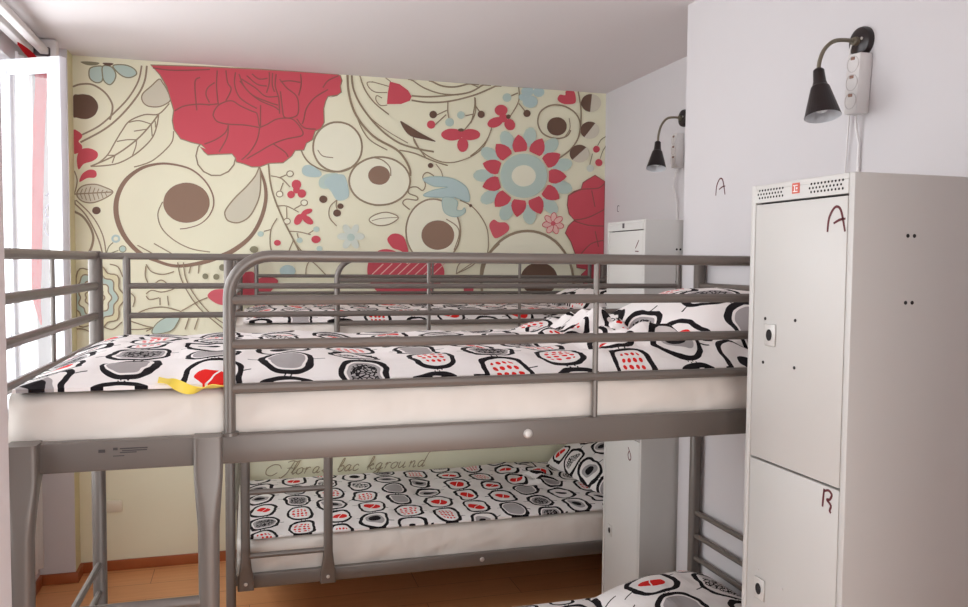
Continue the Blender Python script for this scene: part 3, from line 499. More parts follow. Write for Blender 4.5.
['f','blue4',0,[571,1772,574,1769,576,1765,577,1760,578,1755,576,1748,574,1742,571,1735,567,1730,563,1724,558,1720,553,1717,548,1716,543,1716,539,1717,536,1720,534,1723,533,1728,533,1734,534,1740,536,1747,539,1753,543,1759,547,1764,552,1769,557,1772,562,1773,567,1773]],
['f','blue',0,[555,1704,553,1695,547,1688,539,1683,530,1683,522,1687,516,1694,514,1703,516,1712,522,1719,530,1723,539,1723,547,1719,553,1712]],
['s','line',0,1,[1137,1920,60,1197,1893,60,1248,1846,60,1294,1770,60,1305,1682,60,1300,1628,60]],
['f','brown',0,[1208,1891,1207,1888,1205,1884,1201,1883,1197,1882,1194,1884,1191,1887,1190,1891,1191,1895,1194,1898,1197,1899,1201,1900,1205,1898,1207,1895]],
['s','line',0,1,[1192,2570,60,1247,2545,60]],
['s','line',0,1,[1217,2491,69,1218,2443,69,1203,2366,69,1193,2346,69]],
['s','line',0,1,[1223,2443,69,1253,2407,69]],
['s','line',0,1,[1473,2576,69,1476,2488,69,1426,2398,69]],
['s','line',0,1,[1470,2531,69,1424,2509,69]],
['s','line',0,1,[1476,2473,69,1518,2428,69]],
['f','brown',0,[1276,2402,1274,2393,1269,2386,1261,2382,1252,2382,1244,2385,1238,2391,1236,2399,1238,2408,1243,2415,1251,2419,1260,2419,1268,2416,1274,2410]],
['f','brown',0,[1547,2421,1545,2412,1539,2405,1530,2401,1521,2400,1512,2403,1506,2410,1504,2419,1506,2428,1512,2435,1520,2440,1530,2440,1539,2437,1545,2430]],
['f','blue',0,[1432,2502,1429,2492,1422,2483,1412,2478,1401,2477,1390,2481,1383,2489,1380,2499,1383,2510,1390,2519,1400,2524,1411,2525,1422,2521,1429,2513]],
['s','line',0,1,[1319,2334,60,1294,2266,60,1245,2206,60,1195,2165,60]],
['f','red',0,[1410,2431,1409,2424,1406,2417,1402,2411,1396,2406,1389,2402,1381,2399,1372,2398,1364,2398,1356,2400,1349,2403,1343,2408,1338,2413,1336,2419,1334,2426,1335,2433,1338,2440,1342,2446,1348,2451,1355,2455,1363,2458,1372,2459,1380,2459,1388,2457,1395,2454,1401,2449,1406,2444,1409,2438]],
['f','red',0,[1381,2377,1382,2371,1381,2364,1378,2357,1372,2351,1365,2344,1357,2339,1347,2334,1337,2331,1327,2329,1318,2329,1309,2330,1302,2333,1297,2337,1294,2342,1292,2348,1294,2354,1297,2361,1302,2368,1309,2374,1318,2379,1327,2384,1337,2387,1347,2389,1357,2390,1365,2388,1372,2386,1378,2382]],
['f','red',0,[1450,2367,1454,2361,1456,2354,1456,2347,1454,2340,1452,2334,1447,2328,1442,2324,1435,2321,1428,2320,1421,2320,1414,2322,1408,2325,1402,2330,1398,2336,1394,2342,1392,2349,1392,2356,1394,2363,1397,2369,1401,2375,1406,2379,1413,2382,1420,2383,1427,2383,1434,2381,1440,2378,1446,2373]],
['f','red',0,[1410,2387,1408,2377,1401,2368,1391,2363,1379,2362,1369,2366,1362,2374,1359,2384,1362,2395,1369,2404,1379,2409,1390,2410,1400,2406,1408,2398]],
['f','brown',0,[1429,2396,1427,2391,1424,2386,1418,2383,1412,2383,1407,2385,1403,2389,1402,2395,1403,2400,1407,2405,1412,2407,1418,2408,1424,2406,1427,2402]],
['f','blue2',0,[1564,2547,1564,2540,1561,2534,1556,2528,1550,2523,1544,2519,1536,2517,1527,2515,1519,2516,1511,2517,1504,2520,1498,2524,1494,2530,1491,2536,1490,2542,1491,2548,1493,2555,1498,2560,1504,2566,1510,2570,1518,2572,1527,2573,1535,2573,1543,2572,1550,2569,1556,2564,1560,2559,1563,2553]],
['f','blue2',0,[1628,2546,1627,2540,1625,2534,1621,2529,1616,2524,1609,2520,1602,2518,1595,2517,1588,2517,1580,2519,1574,2521,1569,2525,1565,2530,1562,2536,1561,2542,1562,2548,1564,2554,1568,2559,1574,2564,1580,2568,1587,2570,1594,2571,1602,2571,1609,2570,1615,2567,1621,2563,1625,2558,1627,2552]],
['f','blue2',0,[1589,2490,1588,2482,1585,2475,1579,2468,1572,2462,1564,2457,1554,2454,1544,2452,1534,2453,1524,2455,1515,2458,1508,2463,1502,2470,1499,2477,1498,2484,1499,2492,1502,2500,1507,2507,1514,2513,1523,2517,1533,2521,1543,2522,1553,2522,1563,2520,1571,2516,1579,2511,1584,2505,1588,2498]],
['f','blue2',0,[1517,2510,1515,2501,1509,2494,1501,2490,1492,2489,1484,2493,1478,2499,1476,2507,1478,2516,1483,2523,1492,2527,1501,2528,1509,2524,1515,2518]],
['f','red',1,[1709,2512,1724,2538,1756,2537,1761,2561,1809,2565,1820,2500,1764,2486,1727,2494]],
['s','line',0,1,[1793,2340,89,1767,2304,89,1698,2288,89,1624,2312,89,1592,2368,89,1606,2433,89,1664,2472,89,1738,2477,89,1813,2445,89,1852,2383,89,1842,2303,89,1795,2231,89,1721,2174,89]],
['s','line',0,1,[1835,2568,89,1854,2472,89,1855,2373,89,1842,2303,89]],
['s','line',0,1,[1756,2299,50,1788,2350,50,1782,2409,50]],
['f','brown',0,[1768,2360,1767,2349,1763,2338,1756,2327,1746,2318,1735,2312,1722,2307,1708,2305,1695,2306,1682,2309,1671,2314,1661,2322,1654,2332,1649,2342,1648,2354,1649,2366,1653,2377,1660,2387,1670,2396,1681,2403,1694,2407,1707,2409,1720,2409,1733,2406,1745,2400,1755,2392,1762,2383,1767,2372]],
['f','grey2',0,[1980,2507,1979,2495,1974,2484,1967,2474,1957,2465,1945,2458,1932,2453,1918,2451,1904,2452,1891,2455,1879,2460,1868,2468,1861,2477,1856,2488,1854,2499,1856,2510,1860,2522,1868,2532,1877,2540,1889,2547,1902,2552,1916,2554,1930,2554,1944,2551,1956,2546,1966,2538,1974,2529,1978,2518]],
['f','brown',0,[1912,2451,1896,2453,1882,2458,1870,2467,1861,2478,1855,2490,1854,2503,1858,2517,1865,2529,1876,2540,1890,2548,1905,2553,1922,2554]],
['f','grey2',0,[1972,2350,1971,2338,1966,2328,1960,2318,1950,2309,1939,2303,1926,2299,1913,2297,1900,2297,1887,2300,1876,2306,1866,2313,1859,2322,1854,2332,1852,2343,1854,2354,1858,2365,1865,2375,1874,2383,1886,2390,1898,2394,1911,2396,1925,2396,1937,2393,1949,2387,1958,2380,1966,2371,1970,2361]],
['f','brown',0,[1878,2304,1867,2312,1858,2323,1854,2335,1853,2348,1856,2360,1863,2372,1873,2382,1886,2390,1901,2395,1916,2396,1932,2394,1946,2389]],
['f','grey2',0,[1911,2212,1910,2200,1905,2189,1898,2179,1888,2171,1877,2164,1864,2160,1850,2158,1836,2159,1823,2162,1812,2168,1802,2175,1794,2184,1790,2195,1788,2206,1789,2218,1794,2228,1801,2238,1810,2247,1822,2253,1835,2258,1848,2260,1862,2259,1875,2256,1887,2250,1897,2243,1905,2234,1909,2223]],
['f','brown',0,[1806,2171,1796,2181,1790,2193,1788,2206,1790,2219,1796,2232,1805,2243,1818,2251,1833,2257,1848,2260,1864,2259,1879,2254,1892,2247]],
['s','olive',0,1,[1963,2259,50,1984,2295,50,2017,2317,50]],
['s','olive',0,1,[1980,2185,50,1996,2231,50,2018,2262,50]],
['s','olive',0,1,[1915,2147,50,1931,2213,50]],
['f','red',0,[1977,2240,1975,2231,1969,2224,1961,2220,1951,2219,1942,2222,1936,2229,1934,2238,1936,2246,1942,2254,1950,2258,1960,2258,1969,2255,1975,2248]],
['f','red',0,[1995,2163,1993,2154,1987,2146,1978,2142,1967,2142,1958,2145,1952,2152,1949,2161,1951,2171,1957,2178,1966,2183,1977,2183,1986,2179,1993,2172]],
['f','blue4',0,[1941,2128,1939,2119,1932,2111,1923,2107,1913,2106,1904,2110,1898,2117,1895,2126,1897,2135,1903,2143,1912,2147,1923,2148,1932,2144,1938,2137]],
['f','blue',0,[1679,2142,1710,2163,1744,2177,1777,2177,1800,2165,1806,2148,1794,2125,1768,2107,1732,2100,1693,2100]],
['f','blue',0,[1611,2212,1625,2244,1646,2272,1673,2288,1700,2290,1716,2279,1719,2254,1707,2227,1680,2204,1647,2185]],
['f','blue',0,[1511,2235,1505,2269,1506,2302,1520,2328,1542,2342,1561,2341,1578,2323,1584,2295,1575,2263,1558,2231]],
['f','blue',0,[1413,2206,1387,2230,1369,2257,1366,2285,1376,2308,1394,2316,1418,2310,1440,2290,1451,2259,1455,2226]],
['f','blue',0,[1345,2134,1310,2141,1278,2154,1259,2175,1255,2199,1265,2214,1290,2221,1320,2215,1347,2196,1370,2170]],
['f','blue',0,[1330,2041,1295,2029,1260,2025,1231,2033,1214,2050,1214,2067,1231,2086,1260,2096,1295,2093,1330,2084]],
['f','blue',0,[1371,1956,1348,1929,1320,1908,1291,1900,1266,1906,1255,1921,1260,1945,1279,1967,1310,1982,1346,1992]],
['f','blue',0,[1457,1907,1453,1872,1442,1841,1421,1819,1395,1812,1378,1819,1367,1841,1370,1869,1389,1898,1414,1924]],
['f','blue',0,[1560,1908,1577,1877,1587,1845,1581,1816,1564,1797,1545,1794,1522,1808,1508,1833,1507,1866,1513,1900]],
['f','blue',0,[1649,1960,1682,1943,1709,1921,1722,1895,1719,1870,1704,1858,1676,1858,1649,1872,1628,1899,1613,1931]],
['f','blue',0,[1693,2048,1732,2050,1768,2045,1795,2030,1808,2008,1802,1990,1778,1976,1746,1974,1712,1986,1680,2005]],
['f','red',0,[1662,2102,1678,2111,1706,2114,1733,2105,1755,2091,1772,2074,1755,2056,1733,2041,1705,2031,1678,2033,1662,2041]],
['f','red',0,[1620,2171,1629,2186,1650,2202,1679,2208,1706,2207,1730,2202,1727,2179,1717,2156,1699,2134,1675,2122,1656,2120]],
['f','red',0,[1543,2207,1542,2223,1551,2247,1571,2266,1595,2278,1619,2285,1629,2265,1635,2242,1633,2215,1619,2194,1604,2183]],
['f','red',0,[1456,2198,1446,2211,1440,2235,1446,2260,1459,2282,1475,2299,1496,2288,1514,2271,1528,2249,1529,2225,1522,2209]],
['f','red',0,[1387,2149,1370,2154,1352,2170,1342,2194,1340,2218,1344,2240,1368,2241,1394,2237,1419,2225,1434,2206,1438,2190]],
['f','red',0,[1357,2074,1340,2070,1314,2074,1292,2089,1276,2108,1267,2128,1287,2141,1312,2150,1339,2152,1364,2144,1376,2133]],
['f','red',0,[1375,1998,1362,1986,1338,1976,1310,1978,1286,1986,1266,1997,1276,2018,1291,2038,1314,2053,1340,2059,1357,2055]],
['f','red',0,[1436,1943,1432,1926,1416,1906,1391,1894,1366,1888,1341,1888,1338,1910,1340,1934,1350,1959,1369,1976,1386,1982]],
['f','red',0,[1521,1928,1527,1912,1525,1887,1512,1864,1492,1847,1472,1834,1455,1851,1443,1873,1437,1898,1443,1922,1454,1935]],
['f','red',0,[1603,1957,1618,1947,1631,1926,1633,1900,1627,1875,1616,1855,1592,1861,1569,1872,1548,1891,1540,1914,1541,1930]],
['f','red',0,[1656,2022,1674,2022,1699,2010,1716,1990,1726,1967,1729,1944,1705,1937,1677,1935,1649,1940,1627,1955,1619,1970]],
['f','blue',0,[1652,2074,1651,2056,1647,2038,1640,2021,1630,2005,1618,1990,1604,1976,1588,1965,1570,1956,1551,1949,1532,1945,1511,1943,1491,1944,1472,1947,1453,1952,1435,1960,1419,1970,1405,1983,1392,1996,1383,2012,1376,2028,1371,2045,1370,2063,1371,2080,1375,2098,1382,2115,1391,2131,1403,2145,1417,2159,1433,2170,1450,2179,1469,2186,1488,2191,1508,2193,1528,2193,1548,2190,1567,2184,1585,2177,1602,2167,1616,2154,1629,2141,1639,2125,1646,2109,1651,2091]],
['f','paper2',0,[1583,2071,1581,2057,1576,2044,1567,2032,1556,2022,1542,2015,1527,2010,1510,2007,1494,2008,1479,2012,1465,2019,1454,2028,1445,2039,1439,2052,1437,2065,1439,2079,1444,2092,1453,2104,1464,2114,1478,2121,1493,2126,1509,2129,1525,2128,1541,2124,1555,2117,1566,2108,1575,2097,1581,2084]],
['f','red2',1,[1309,1789,1334,1816,1365,1802,1406,1801,1427,1772,1407,1742,1346,1712,1318,1750]],
['f','pink',0,[1757,1785,1752,1779,1742,1776,1730,1776,1717,1780,1706,1786,1700,1793,1699,1800,1704,1806,1714,1810,1726,1810,1739,1806,1750,1800,1756,1793]],
['s','red2',1,0,[1757,1785,45,1752,1779,45,1742,1776,45,1730,1776,45,1717,1780,45,1706,1786,45,1700,1793,45,1699,1800,45,1704,1806,45,1714,1810,45,1726,1810,45,1739,1806,45,1750,1800,45,1756,1793,45]],
['f','pink',0,[1718,1744,1710,1744,1701,1749,1693,1758,1688,1770,1687,1782,1689,1791,1695,1796,1703,1796,1712,1791,1719,1782,1724,1770,1726,1759,1723,1750]],
['s','red2',1,0,[1718,1744,45,1710,1744,45,1701,1749,45,1693,1758,45,1688,1770,45,1687,1782,45,1689,1791,45,1695,1796,45,1703,1796,45,1712,1791,45,1719,1782,45,1724,1770,45,1726,1759,45,1723,1750,45]],
['f','pink',0,[1659,1748,1654,1753,1653,1763,1656,1774,1663,1785,1671,1793,1681,1797,1688,1796,1694,1790,1695,1781,1692,1770,1685,1759,1676,1751,1667,1747]],
['s','red2',1,0,[1659,1748,45,1654,1753,45,1653,1763,45,1656,1774,45,1663,1785,45,1671,1793,45,1681,1797,45,1688,1796,45,1694,1790,45,1695,1781,45,1692,1770,45,1685,1759,45,1676,1751,45,1667,1747,45]],
['f','pink',0,[1626,1792,1628,1799,1635,1806,1646,1811,1659,1813,1672,1812,1681,1808,1685,1801,1683,1794,1676,1787,1665,1782,1652,1780,1639,1781,1630,1785]],
['s','red2',1,0,[1626,1792,45,1628,1799,45,1635,1806,45,1646,1811,45,1659,1813,45,1672,1812,45,1681,1808,45,1685,1801,45,1683,1794,45,1676,1787,45,1665,1782,45,1652,1780,45,1639,1781,45,1630,1785,45]],
['f','pink',0,[1643,1844,1650,1847,1660,1846,1671,1841,1681,1833,1687,1823,1689,1814,1687,1807,1680,1804,1669,1805,1658,1810,1649,1818,1642,1828,1640,1837]],
['s','red2',1,0,[1643,1844,45,1650,1847,45,1660,1846,45,1671,1841,45,1681,1833,45,1687,1823,45,1689,1814,45,1687,1807,45,1680,1804,45,1669,1805,45,1658,1810,45,1649,1818,45,1642,1828,45,1640,1837,45]],
['f','pink',0,[1696,1865,1704,1862,1709,1854,1712,1842,1711,1830,1707,1819,1700,1812,1693,1809,1686,1812,1680,1820,1678,1832,1678,1844,1682,1855,1689,1862]],
['s','red2',1,0,[1696,1865,45,1704,1862,45,1709,1854,45,1712,1842,45,1711,1830,45,1707,1819,45,1700,1812,45,1693,1809,45,1686,1812,45,1680,1820,45,1678,1832,45,1678,1844,45,1682,1855,45,1689,1862,45]],
['f','pink',0,[1747,1839,1749,1832,1746,1823,1738,1814,1727,1806,1715,1802,1705,1802,1698,1806,1696,1814,1700,1823,1708,1832,1719,1839,1730,1843,1741,1843]],
['s','red2',1,0,[1747,1839,45,1749,1832,45,1746,1823,45,1738,1814,45,1727,1806,45,1715,1802,45,1705,1802,45,1698,1806,45,1696,1814,45,1700,1823,45,1708,1832,45,1719,1839,45,1730,1843,45,1741,1843,45]],
['f','red2',0,[1707,1803,1706,1797,1702,1792,1696,1789,1689,1789,1683,1791,1679,1796,1677,1802,1679,1808,1683,1813,1689,1816,1695,1816,1701,1813,1706,1809]],
['f','red',0,[2019,2054,1949,2088,1906,2063,1874,2042,1863,2006,1820,1990,1783,1964,1778,1909,1790,1859,1823,1825,1786,1789,1768,1749,1803,1700,1831,1630,1843,1549,1904,1539,1871,1509,1894,1428,2032,1325]],
['s','wine',1,0,[2019,2054,60,1949,2088,60,1906,2063,60,1874,2042,60,1863,2006,60,1820,1990,60,1783,1964,60,1778,1909,60,1790,1859,60,1823,1825,60,1786,1789,60,1768,1749,60,1803,1700,60,1831,1630,60,1843,1549,60,1904,1539,60,1871,1509,60,1894,1428,60,2032,1325,60]],
['s','wine',0,1,[1783,1964,60,1863,2002,60,1972,2015,60,2019,2054,60]],
['s','wine',0,1,[1929,1999,60,1952,1904,60]],
['s','wine',0,1,[1823,1825,60,1910,1842,60,2022,1896,60]],
['s','wine',0,1,[1823,1820,60,1910,1797,60,2024,1794,60]],
['s','wine',0,1,[1955,1763,60,1978,1672,60]],
['s','wine',0,1,[1869,1630,60,1934,1691,60,2025,1713,60]],
['s','wine',0,1,[1925,1590,60,1979,1631,60]],
['f','paper2',0,[1823,1459,1822,1420,1815,1381,1803,1343,1787,1308,1767,1275,1742,1245,1715,1220,1684,1198,1651,1181,1616,1169,1580,1162,1543,1160,1507,1163,1471,1171,1436,1184,1404,1202,1374,1224,1346,1250,1323,1279,1303,1312,1287,1346,1275,1383,1268,1420,1265,1459,1267,1497,1274,1535,1285,1571,1300,1606,1319,1638,1342,1667,1369,1693,1398,1714,1430,1732,1464,1745,1500,1753,1536,1756,1572,1755,1608,1748,1643,1736,1677,1719,1708,1698,1736,1672,1761,1643,1783,1610,1800,1575,1812,1538,1820,1499]],
['s','line',1,0,[1823,1459,149,1822,1420,149,1815,1381,149,1803,1343,149,1787,1308,149,1767,1275,149,1742,1245,149,1715,1220,149,1684,1198,149,1651,1181,149,1616,1169,149,1580,1162,149,1543,1160,149,1507,1163,149,1471,1171,149,1436,1184,149,1404,1202,149,1374,1224,149,1346,1250,149,1323,1279,149,1303,1312,149,1287,1346,149,1275,1383,149,1268,1420,149,1265,1459,149,1267,1497,149,1274,1535,149,1285,1571,149,1300,1606,149,1319,1638,149,1342,1667,149,1369,1693,149,1398,1714,149,1430,1732,149,1464,1745,149,1500,1753,149,1536,1756,149,1572,1755,149,1608,1748,149,1643,1736,149,1677,1719,149,1708,1698,149,1736,1672,149,1761,1643,149,1783,1610,149,1800,1575,149,1812,1538,149,1820,1499,149]],
['f','brown',0,[1724,1483,1722,1462,1714,1442,1700,1424,1682,1408,1661,1397,1637,1390,1612,1388,1586,1390,1562,1397,1541,1409,1523,1424,1510,1442,1501,1462,1498,1483,1500,1504,1508,1524,1522,1542,1539,1557,1560,1568,1584,1576,1609,1578,1634,1576,1658,1569,1680,1558,1699,1543,1712,1525,1721,1505]],
['f','paper3',0,[-589,1383,-594,1366,-606,1352,-616,1339,-619,1325,-618,1306,-619,1287,-627,1272,-642,1266,-658,1265,-670,1261,-680,1250,-689,1234,-701,1222,-715,1222,-729,1231,-742,1242,-754,1246,-767,1242,-783,1238,-797,1242,-807,1255,-811,1274,-815,1290,-824,1301,-830,1308,-830,1318,-829,1334,-829,1352,-829,1369,-829,1384,-828,1399,-828,1416,-828,1434,-828,1450,-828,1460,-821,1467,-812,1478,-808,1494,-803,1512,-793,1526,-779,1529,-763,1524,-750,1521,-738,1525,-725,1536,-711,1545,-697,1544,-685,1532,-676,1516,-667,1505,-654,1501,-638,1500,-624,1494,-616,1479,-616,1460,-618,1442,-615,1427,-605,1414,-594,1400]],
['s','line',1,0,[-589,1383,64,-594,1366,64,-606,1352,64,-616,1339,64,-619,1325,64,-618,1306,64,-619,1287,64,-627,1272,64,-642,1266,64,-658,1265,64,-670,1261,64,-680,1250,64,-689,1234,64,-701,1222,64,-715,1222,64,-729,1231,64,-742,1242,64,-754,1246,64,-767,1242,64,-783,1238,64,-797,1242,64,-807,1255,64,-811,1274,64,-815,1290,64,-824,1301,64,-830,1308,64,-830,1318,64,-829,1334,64,-829,1352,64,-829,1369,64,-829,1384,64,-828,1399,64,-828,1416,64,-828,1434,64,-828,1450,64,-828,1460,64,-821,1467,64,-812,1478,64,-808,1494,64,-803,1512,64,-793,1526,64,-779,1529,64,-763,1524,64,-750,1521,64,-738,1525,64,-725,1536,64,-711,1545,64,-697,1544,64,-685,1532,64,-676,1516,64,-667,1505,64,-654,1501,64,-638,1500,64,-624,1494,64,-616,1479,64,-616,1460,64,-618,1442,64,-615,1427,64,-605,1414,64,-594,1400,64]],
['f','blue',0,[-619,1383,-623,1370,-632,1359,-640,1349,-642,1337,-641,1323,-642,1308,-648,1296,-660,1292,-672,1290,-683,1288,-690,1279,-697,1266,-707,1257,-718,1256,-729,1264,-739,1272,-748,1275,-759,1273,-771,1269,-782,1272,-790,1282,-793,1297,-796,1310,-803,1318,-814,1324,-824,1332,-829,1344,-827,1359,-821,1372,-818,1384,-821,1396,-826,1409,-828,1424,-823,1436,-812,1444,-801,1449,-794,1458,-791,1470,-787,1485,-779,1495,-768,1498,-756,1495,-745,1492,-735,1495,-726,1503,-714,1510,-703,1510,-694,1500,-687,1488,-680,1479,-670,1476,-657,1475,-646,1470,-640,1459,-640,1444,-641,1429,-639,1418,-631,1408,-623,1396]],
['s','line',1,0,[-619,1383,64,-623,1370,64,-632,1359,64,-640,1349,64,-642,1337,64,-641,1323,64,-642,1308,64,-648,1296,64,-660,1292,64,-672,1290,64,-683,1288,64,-690,1279,64,-697,1266,64,-707,1257,64,-718,1256,64,-729,1264,64,-739,1272,64,-748,1275,64,-759,1273,64,-771,1269,64,-782,1272,64,-790,1282,64,-793,1297,64,-796,1310,64,-803,1318,64,-814,1324,64,-824,1332,64,-829,1344,64,-827,1359,64,-821,1372,64,-818,1384,64,-821,1396,64,-826,1409,64,-828,1424,64,-823,1436,64,-812,1444,64,-801,1449,64,-794,1458,64,-791,1470,64,-787,1485,64,-779,1495,64,-768,1498,64,-756,1495,64,-745,1492,64,-735,1495,64,-726,1503,64,-714,1510,64,-703,1510,64,-694,1500,64,-687,1488,64,-680,1479,64,-670,1476,64,-657,1475,64,-646,1470,64,-640,1459,64,-640,1444,64,-641,1429,64,-639,1418,64,-631,1408,64,-623,1396,64]],
['f','paper',0,[-650,1383,-653,1374,-660,1366,-665,1359,-667,1351,-666,1340,-667,1330,-671,1322,-679,1318,-688,1317,-696,1315,-701,1309,-706,1300,-713,1294,-721,1293,-728,1298,-735,1304,-742,1306,-750,1304,-759,1302,-767,1304,-772,1312,-774,1322,-776,1331,-781,1337,-789,1341,-796,1347,-800,1356,-798,1366,-794,1375,-792,1384,-794,1392,-798,1402,-799,1412,-795,1421,-788,1426,-780,1430,-775,1436,-772,1445,-770,1456,-764,1463,-756,1465,-747,1463,-740,1461,-733,1463,-726,1469,-718,1474,-710,1473,-704,1467,-699,1458,-694,1452,-686,1449,-678,1449,-670,1445,-665,1437,-665,1426,-666,1416,-664,1408,-659,1401,-653,1393]],
['s','line',1,0,[-650,1383,64,-653,1374,64,-660,1366,64,-665,1359,64,-667,1351,64,-666,1340,64,-667,1330,64,-671,1322,64,-679,1318,64,-688,1317,64,-696,1315,64,-701,1309,64,-706,1300,64,-713,1294,64,-721,1293,64,-728,1298,64,-735,1304,64,-742,1306,64,-750,1304,64,-759,1302,64,-767,1304,64,-772,1312,64,-774,1322,64,-776,1331,64,-781,1337,64,-789,1341,64,-796,1347,64,-800,1356,64,-798,1366,64,-794,1375,64,-792,1384,64,-794,1392,64,-798,1402,64,-799,1412,64,-795,1421,64,-788,1426,64,-780,1430,64,-775,1436,64,-772,1445,64,-770,1456,64,-764,1463,64,-756,1465,64,-747,1463,64,-740,1461,64,-733,1463,64,-726,1469,64,-718,1474,64,-710,1473,64,-704,1467,64,-699,1458,64,-694,1452,64,-686,1449,64,-678,1449,64,-670,1445,64,-665,1437,64,-665,1426,64,-666,1416,64,-664,1408,64,-659,1401,64,-653,1393,64]],
['f','paper3',0,[-682,1383,-683,1378,-687,1373,-690,1369,-691,1364,-691,1358,-691,1352,-694,1347,-699,1345,-704,1344,-708,1343,-712,1339,-715,1334,-718,1330,-723,1330,-728,1333,-732,1336,-736,1338,-741,1336,-746,1335,-751,1336,-754,1341,-755,1347,-757,1352,-760,1356,-764,1358,-768,1362,-770,1367,-770,1373,-767,1379,-766,1384,-767,1389,-769,1394,-770,1401,-768,1406,-763,1409,-759,1412,-756,1415,-754,1420,-752,1427,-749,1431,-744,1432,-739,1431,-735,1430,-731,1431,-726,1434,-722,1437,-717,1437,-713,1433,-710,1428,-707,1424,-703,1423,-698,1422,-693,1420,-690,1415,-690,1409,-691,1403,-690,1398,-687,1394,-683,1389]],
['s','line',1,0,[-682,1383,64,-683,1378,64,-687,1373,64,-690,1369,64,-691,1364,64,-691,1358,64,-691,1352,64,-694,1347,64,-699,1345,64,-704,1344,64,-708,1343,64,-712,1339,64,-715,1334,64,-718,1330,64,-723,1330,64,-728,1333,64,-732,1336,64,-736,1338,64,-741,1336,64,-746,1335,64,-751,1336,64,-754,1341,64,-755,1347,64,-757,1352,64,-760,1356,64,-764,1358,64,-768,1362,64,-770,1367,64,-770,1373,64,-767,1379,64,-766,1384,64,-767,1389,64,-769,1394,64,-770,1401,64,-768,1406,64,-763,1409,64,-759,1412,64,-756,1415,64,-754,1420,64,-752,1427,64,-749,1431,64,-744,1432,64,-739,1431,64,-735,1430,64,-731,1431,64,-726,1434,64,-722,1437,64,-717,1437,64,-713,1433,64,-710,1428,64,-707,1424,64,-703,1423,64,-698,1422,64,-693,1420,64,-690,1415,64,-690,1409,64,-691,1403,64,-690,1398,64,-687,1394,64,-683,1389,64]],
['s','line',0,1,[-830,1228,60,-776,1227,60,-717,1189,60]],
['s','line',0,1,[-700,1244,60,-649,1225,60,-605,1262,60]],
['s','line',0,1,[-657,1550,60,-619,1536,60,-598,1486,60]],
['f','olive',0,[-193,1492,-195,1485,-199,1480,-205,1477,-211,1477,-217,1480,-221,1485,-222,1492,-221,1498,-217,1504,-211,1506,-205,1506,-199,1504,-195,1498]],
['f','olive',0,[-140,1489,-141,1482,-145,1477,-151,1474,-158,1474,-164,1477,-168,1482,-169,1489,-168,1496,-163,1501,-158,1504,-151,1504,-145,1501,-141,1496]],
['f','olive',0,[-107,1537,-109,1530,-114,1524,-120,1520,-128,1520,-134,1523,-139,1529,-140,1537,-139,1544,-134,1550,-128,1554,-120,1554,-114,1550,-109,1544]],
['f','red2',1,[-198,1391,-170,1420,-116,1425,-70,1410,-70,1342,-125,1343,-166,1358]],
['s','line',0,1,[-340,1562,55,-327,1486,55,-288,1401,55,-235,1324,55,-162,1256,55,-117,1217,55]],
['s','line',0,1,[-313,1562,55,-301,1477,55,-252,1382,55,-180,1295,55,-117,1246,55]],
['s','line',0,1,[-198,1382,55,-243,1363,55,-306,1325,55,-324,1316,55]],
['s','line',0,1,[-544,1299,55,-483,1326,55,-413,1335,55,-351,1320,55,-324,1311,55]],
['s','line',0,1,[-579,1271,55,-502,1242,55,-458,1232,55]],
['s','line',0,1,[-571,1224,55,-519,1223,55,-458,1232,55]],
['s','line',0,1,[-493,1213,55,-458,1232,55]],
['s','line',0,1,[-490,1542,55,-494,1495,55,-482,1458,55]],
['s','line',0,1,[-489,1551,55,-464,1514,55,-411,1500,55,-358,1515,55]],
['s','line',0,1,[-451,1453,55,-420,1472,55,-390,1453,55]],
['s','line',0,1,[-491,1402,55,-465,1420,55,-421,1411,55,-377,1420,55,-341,1439,55]],
['s','line',0,1,[-491,1392,55,-474,1373,55,-430,1382,55]],
['s','line',0,1,[-426,1382,55,-426,1345,55]],
['s','line',0,1,[-390,1392,55,-386,1344,55]],
['s','line',0,1,[-569,1411,55,-544,1383,55,-553,1336,55]],
['s','line',0,1,[-287,1506,55,-278,1544,55]],
['s','line',0,1,[-242,1506,55,-237,1553,55]],
['s','line',0,1,[-289,1277,55,-308,1220,55]],
['s','line',0,1,[-244,1277,55,-263,1219,55]],
['f','blue',1,[-458,1232,-414,1274,-334,1297,-347,1249,-379,1212,-458,1199]],
['s','olive',1,1,[-458,1232,50,-414,1274,50,-334,1297,50,-347,1249,50,-379,1212,50,-458,1199,50]],
['f','red',1,[-42,1499,-8,1514,35,1504,37,1379,-38,1379]],
['f','red',1,[47,1473,113,1489,154,1468,123,1421,72,1379,47,1394]],
['f','blue2',0,[244,1521,240,1507,229,1496,212,1490,194,1490,178,1496,166,1507,162,1520,166,1534,178,1545,194,1552,212,1552,229,1546,240,1535]],
['s','line',0,1,[297,1502,55,301,1545,55,327,1572,55,401,1502,55]],
['s','line',0,1,[229,1684,55,263,1641,55,306,1589,55]],
['f','red',1,[622,1518,638,1594,692,1637,758,1638,813,1606,841,1563,875,1601,942,1613,1016,1581,1050,1525,1028,1458,943,1397,831,1354,720,1382,649,1442]],
['s','pink',0,1,[633,1490,50,709,1562,50]],
['s','pink',0,1,[682,1492,50,758,1564,50]],
['s','pink',0,1,[731,1494,50,808,1566,50]],
['s','pink',0,1,[781,1496,50,858,1568,50]],
['s','pink',0,1,[830,1498,50,908,1570,50]],
['s','pink',0,1,[881,1500,50,959,1572,50]],
['s','pink',0,1,[931,1501,50,1010,1574,50]],
['s','pink',0,1,[982,1503,50,1061,1576,50]],
['s','line',0,1,[1118,1510,55,1131,1560,55,1174,1584,55,1251,1598,55,1203,1552,55,1118,1510,55]],
['s','line',0,1,[1118,1510,45,1251,1598,45]],
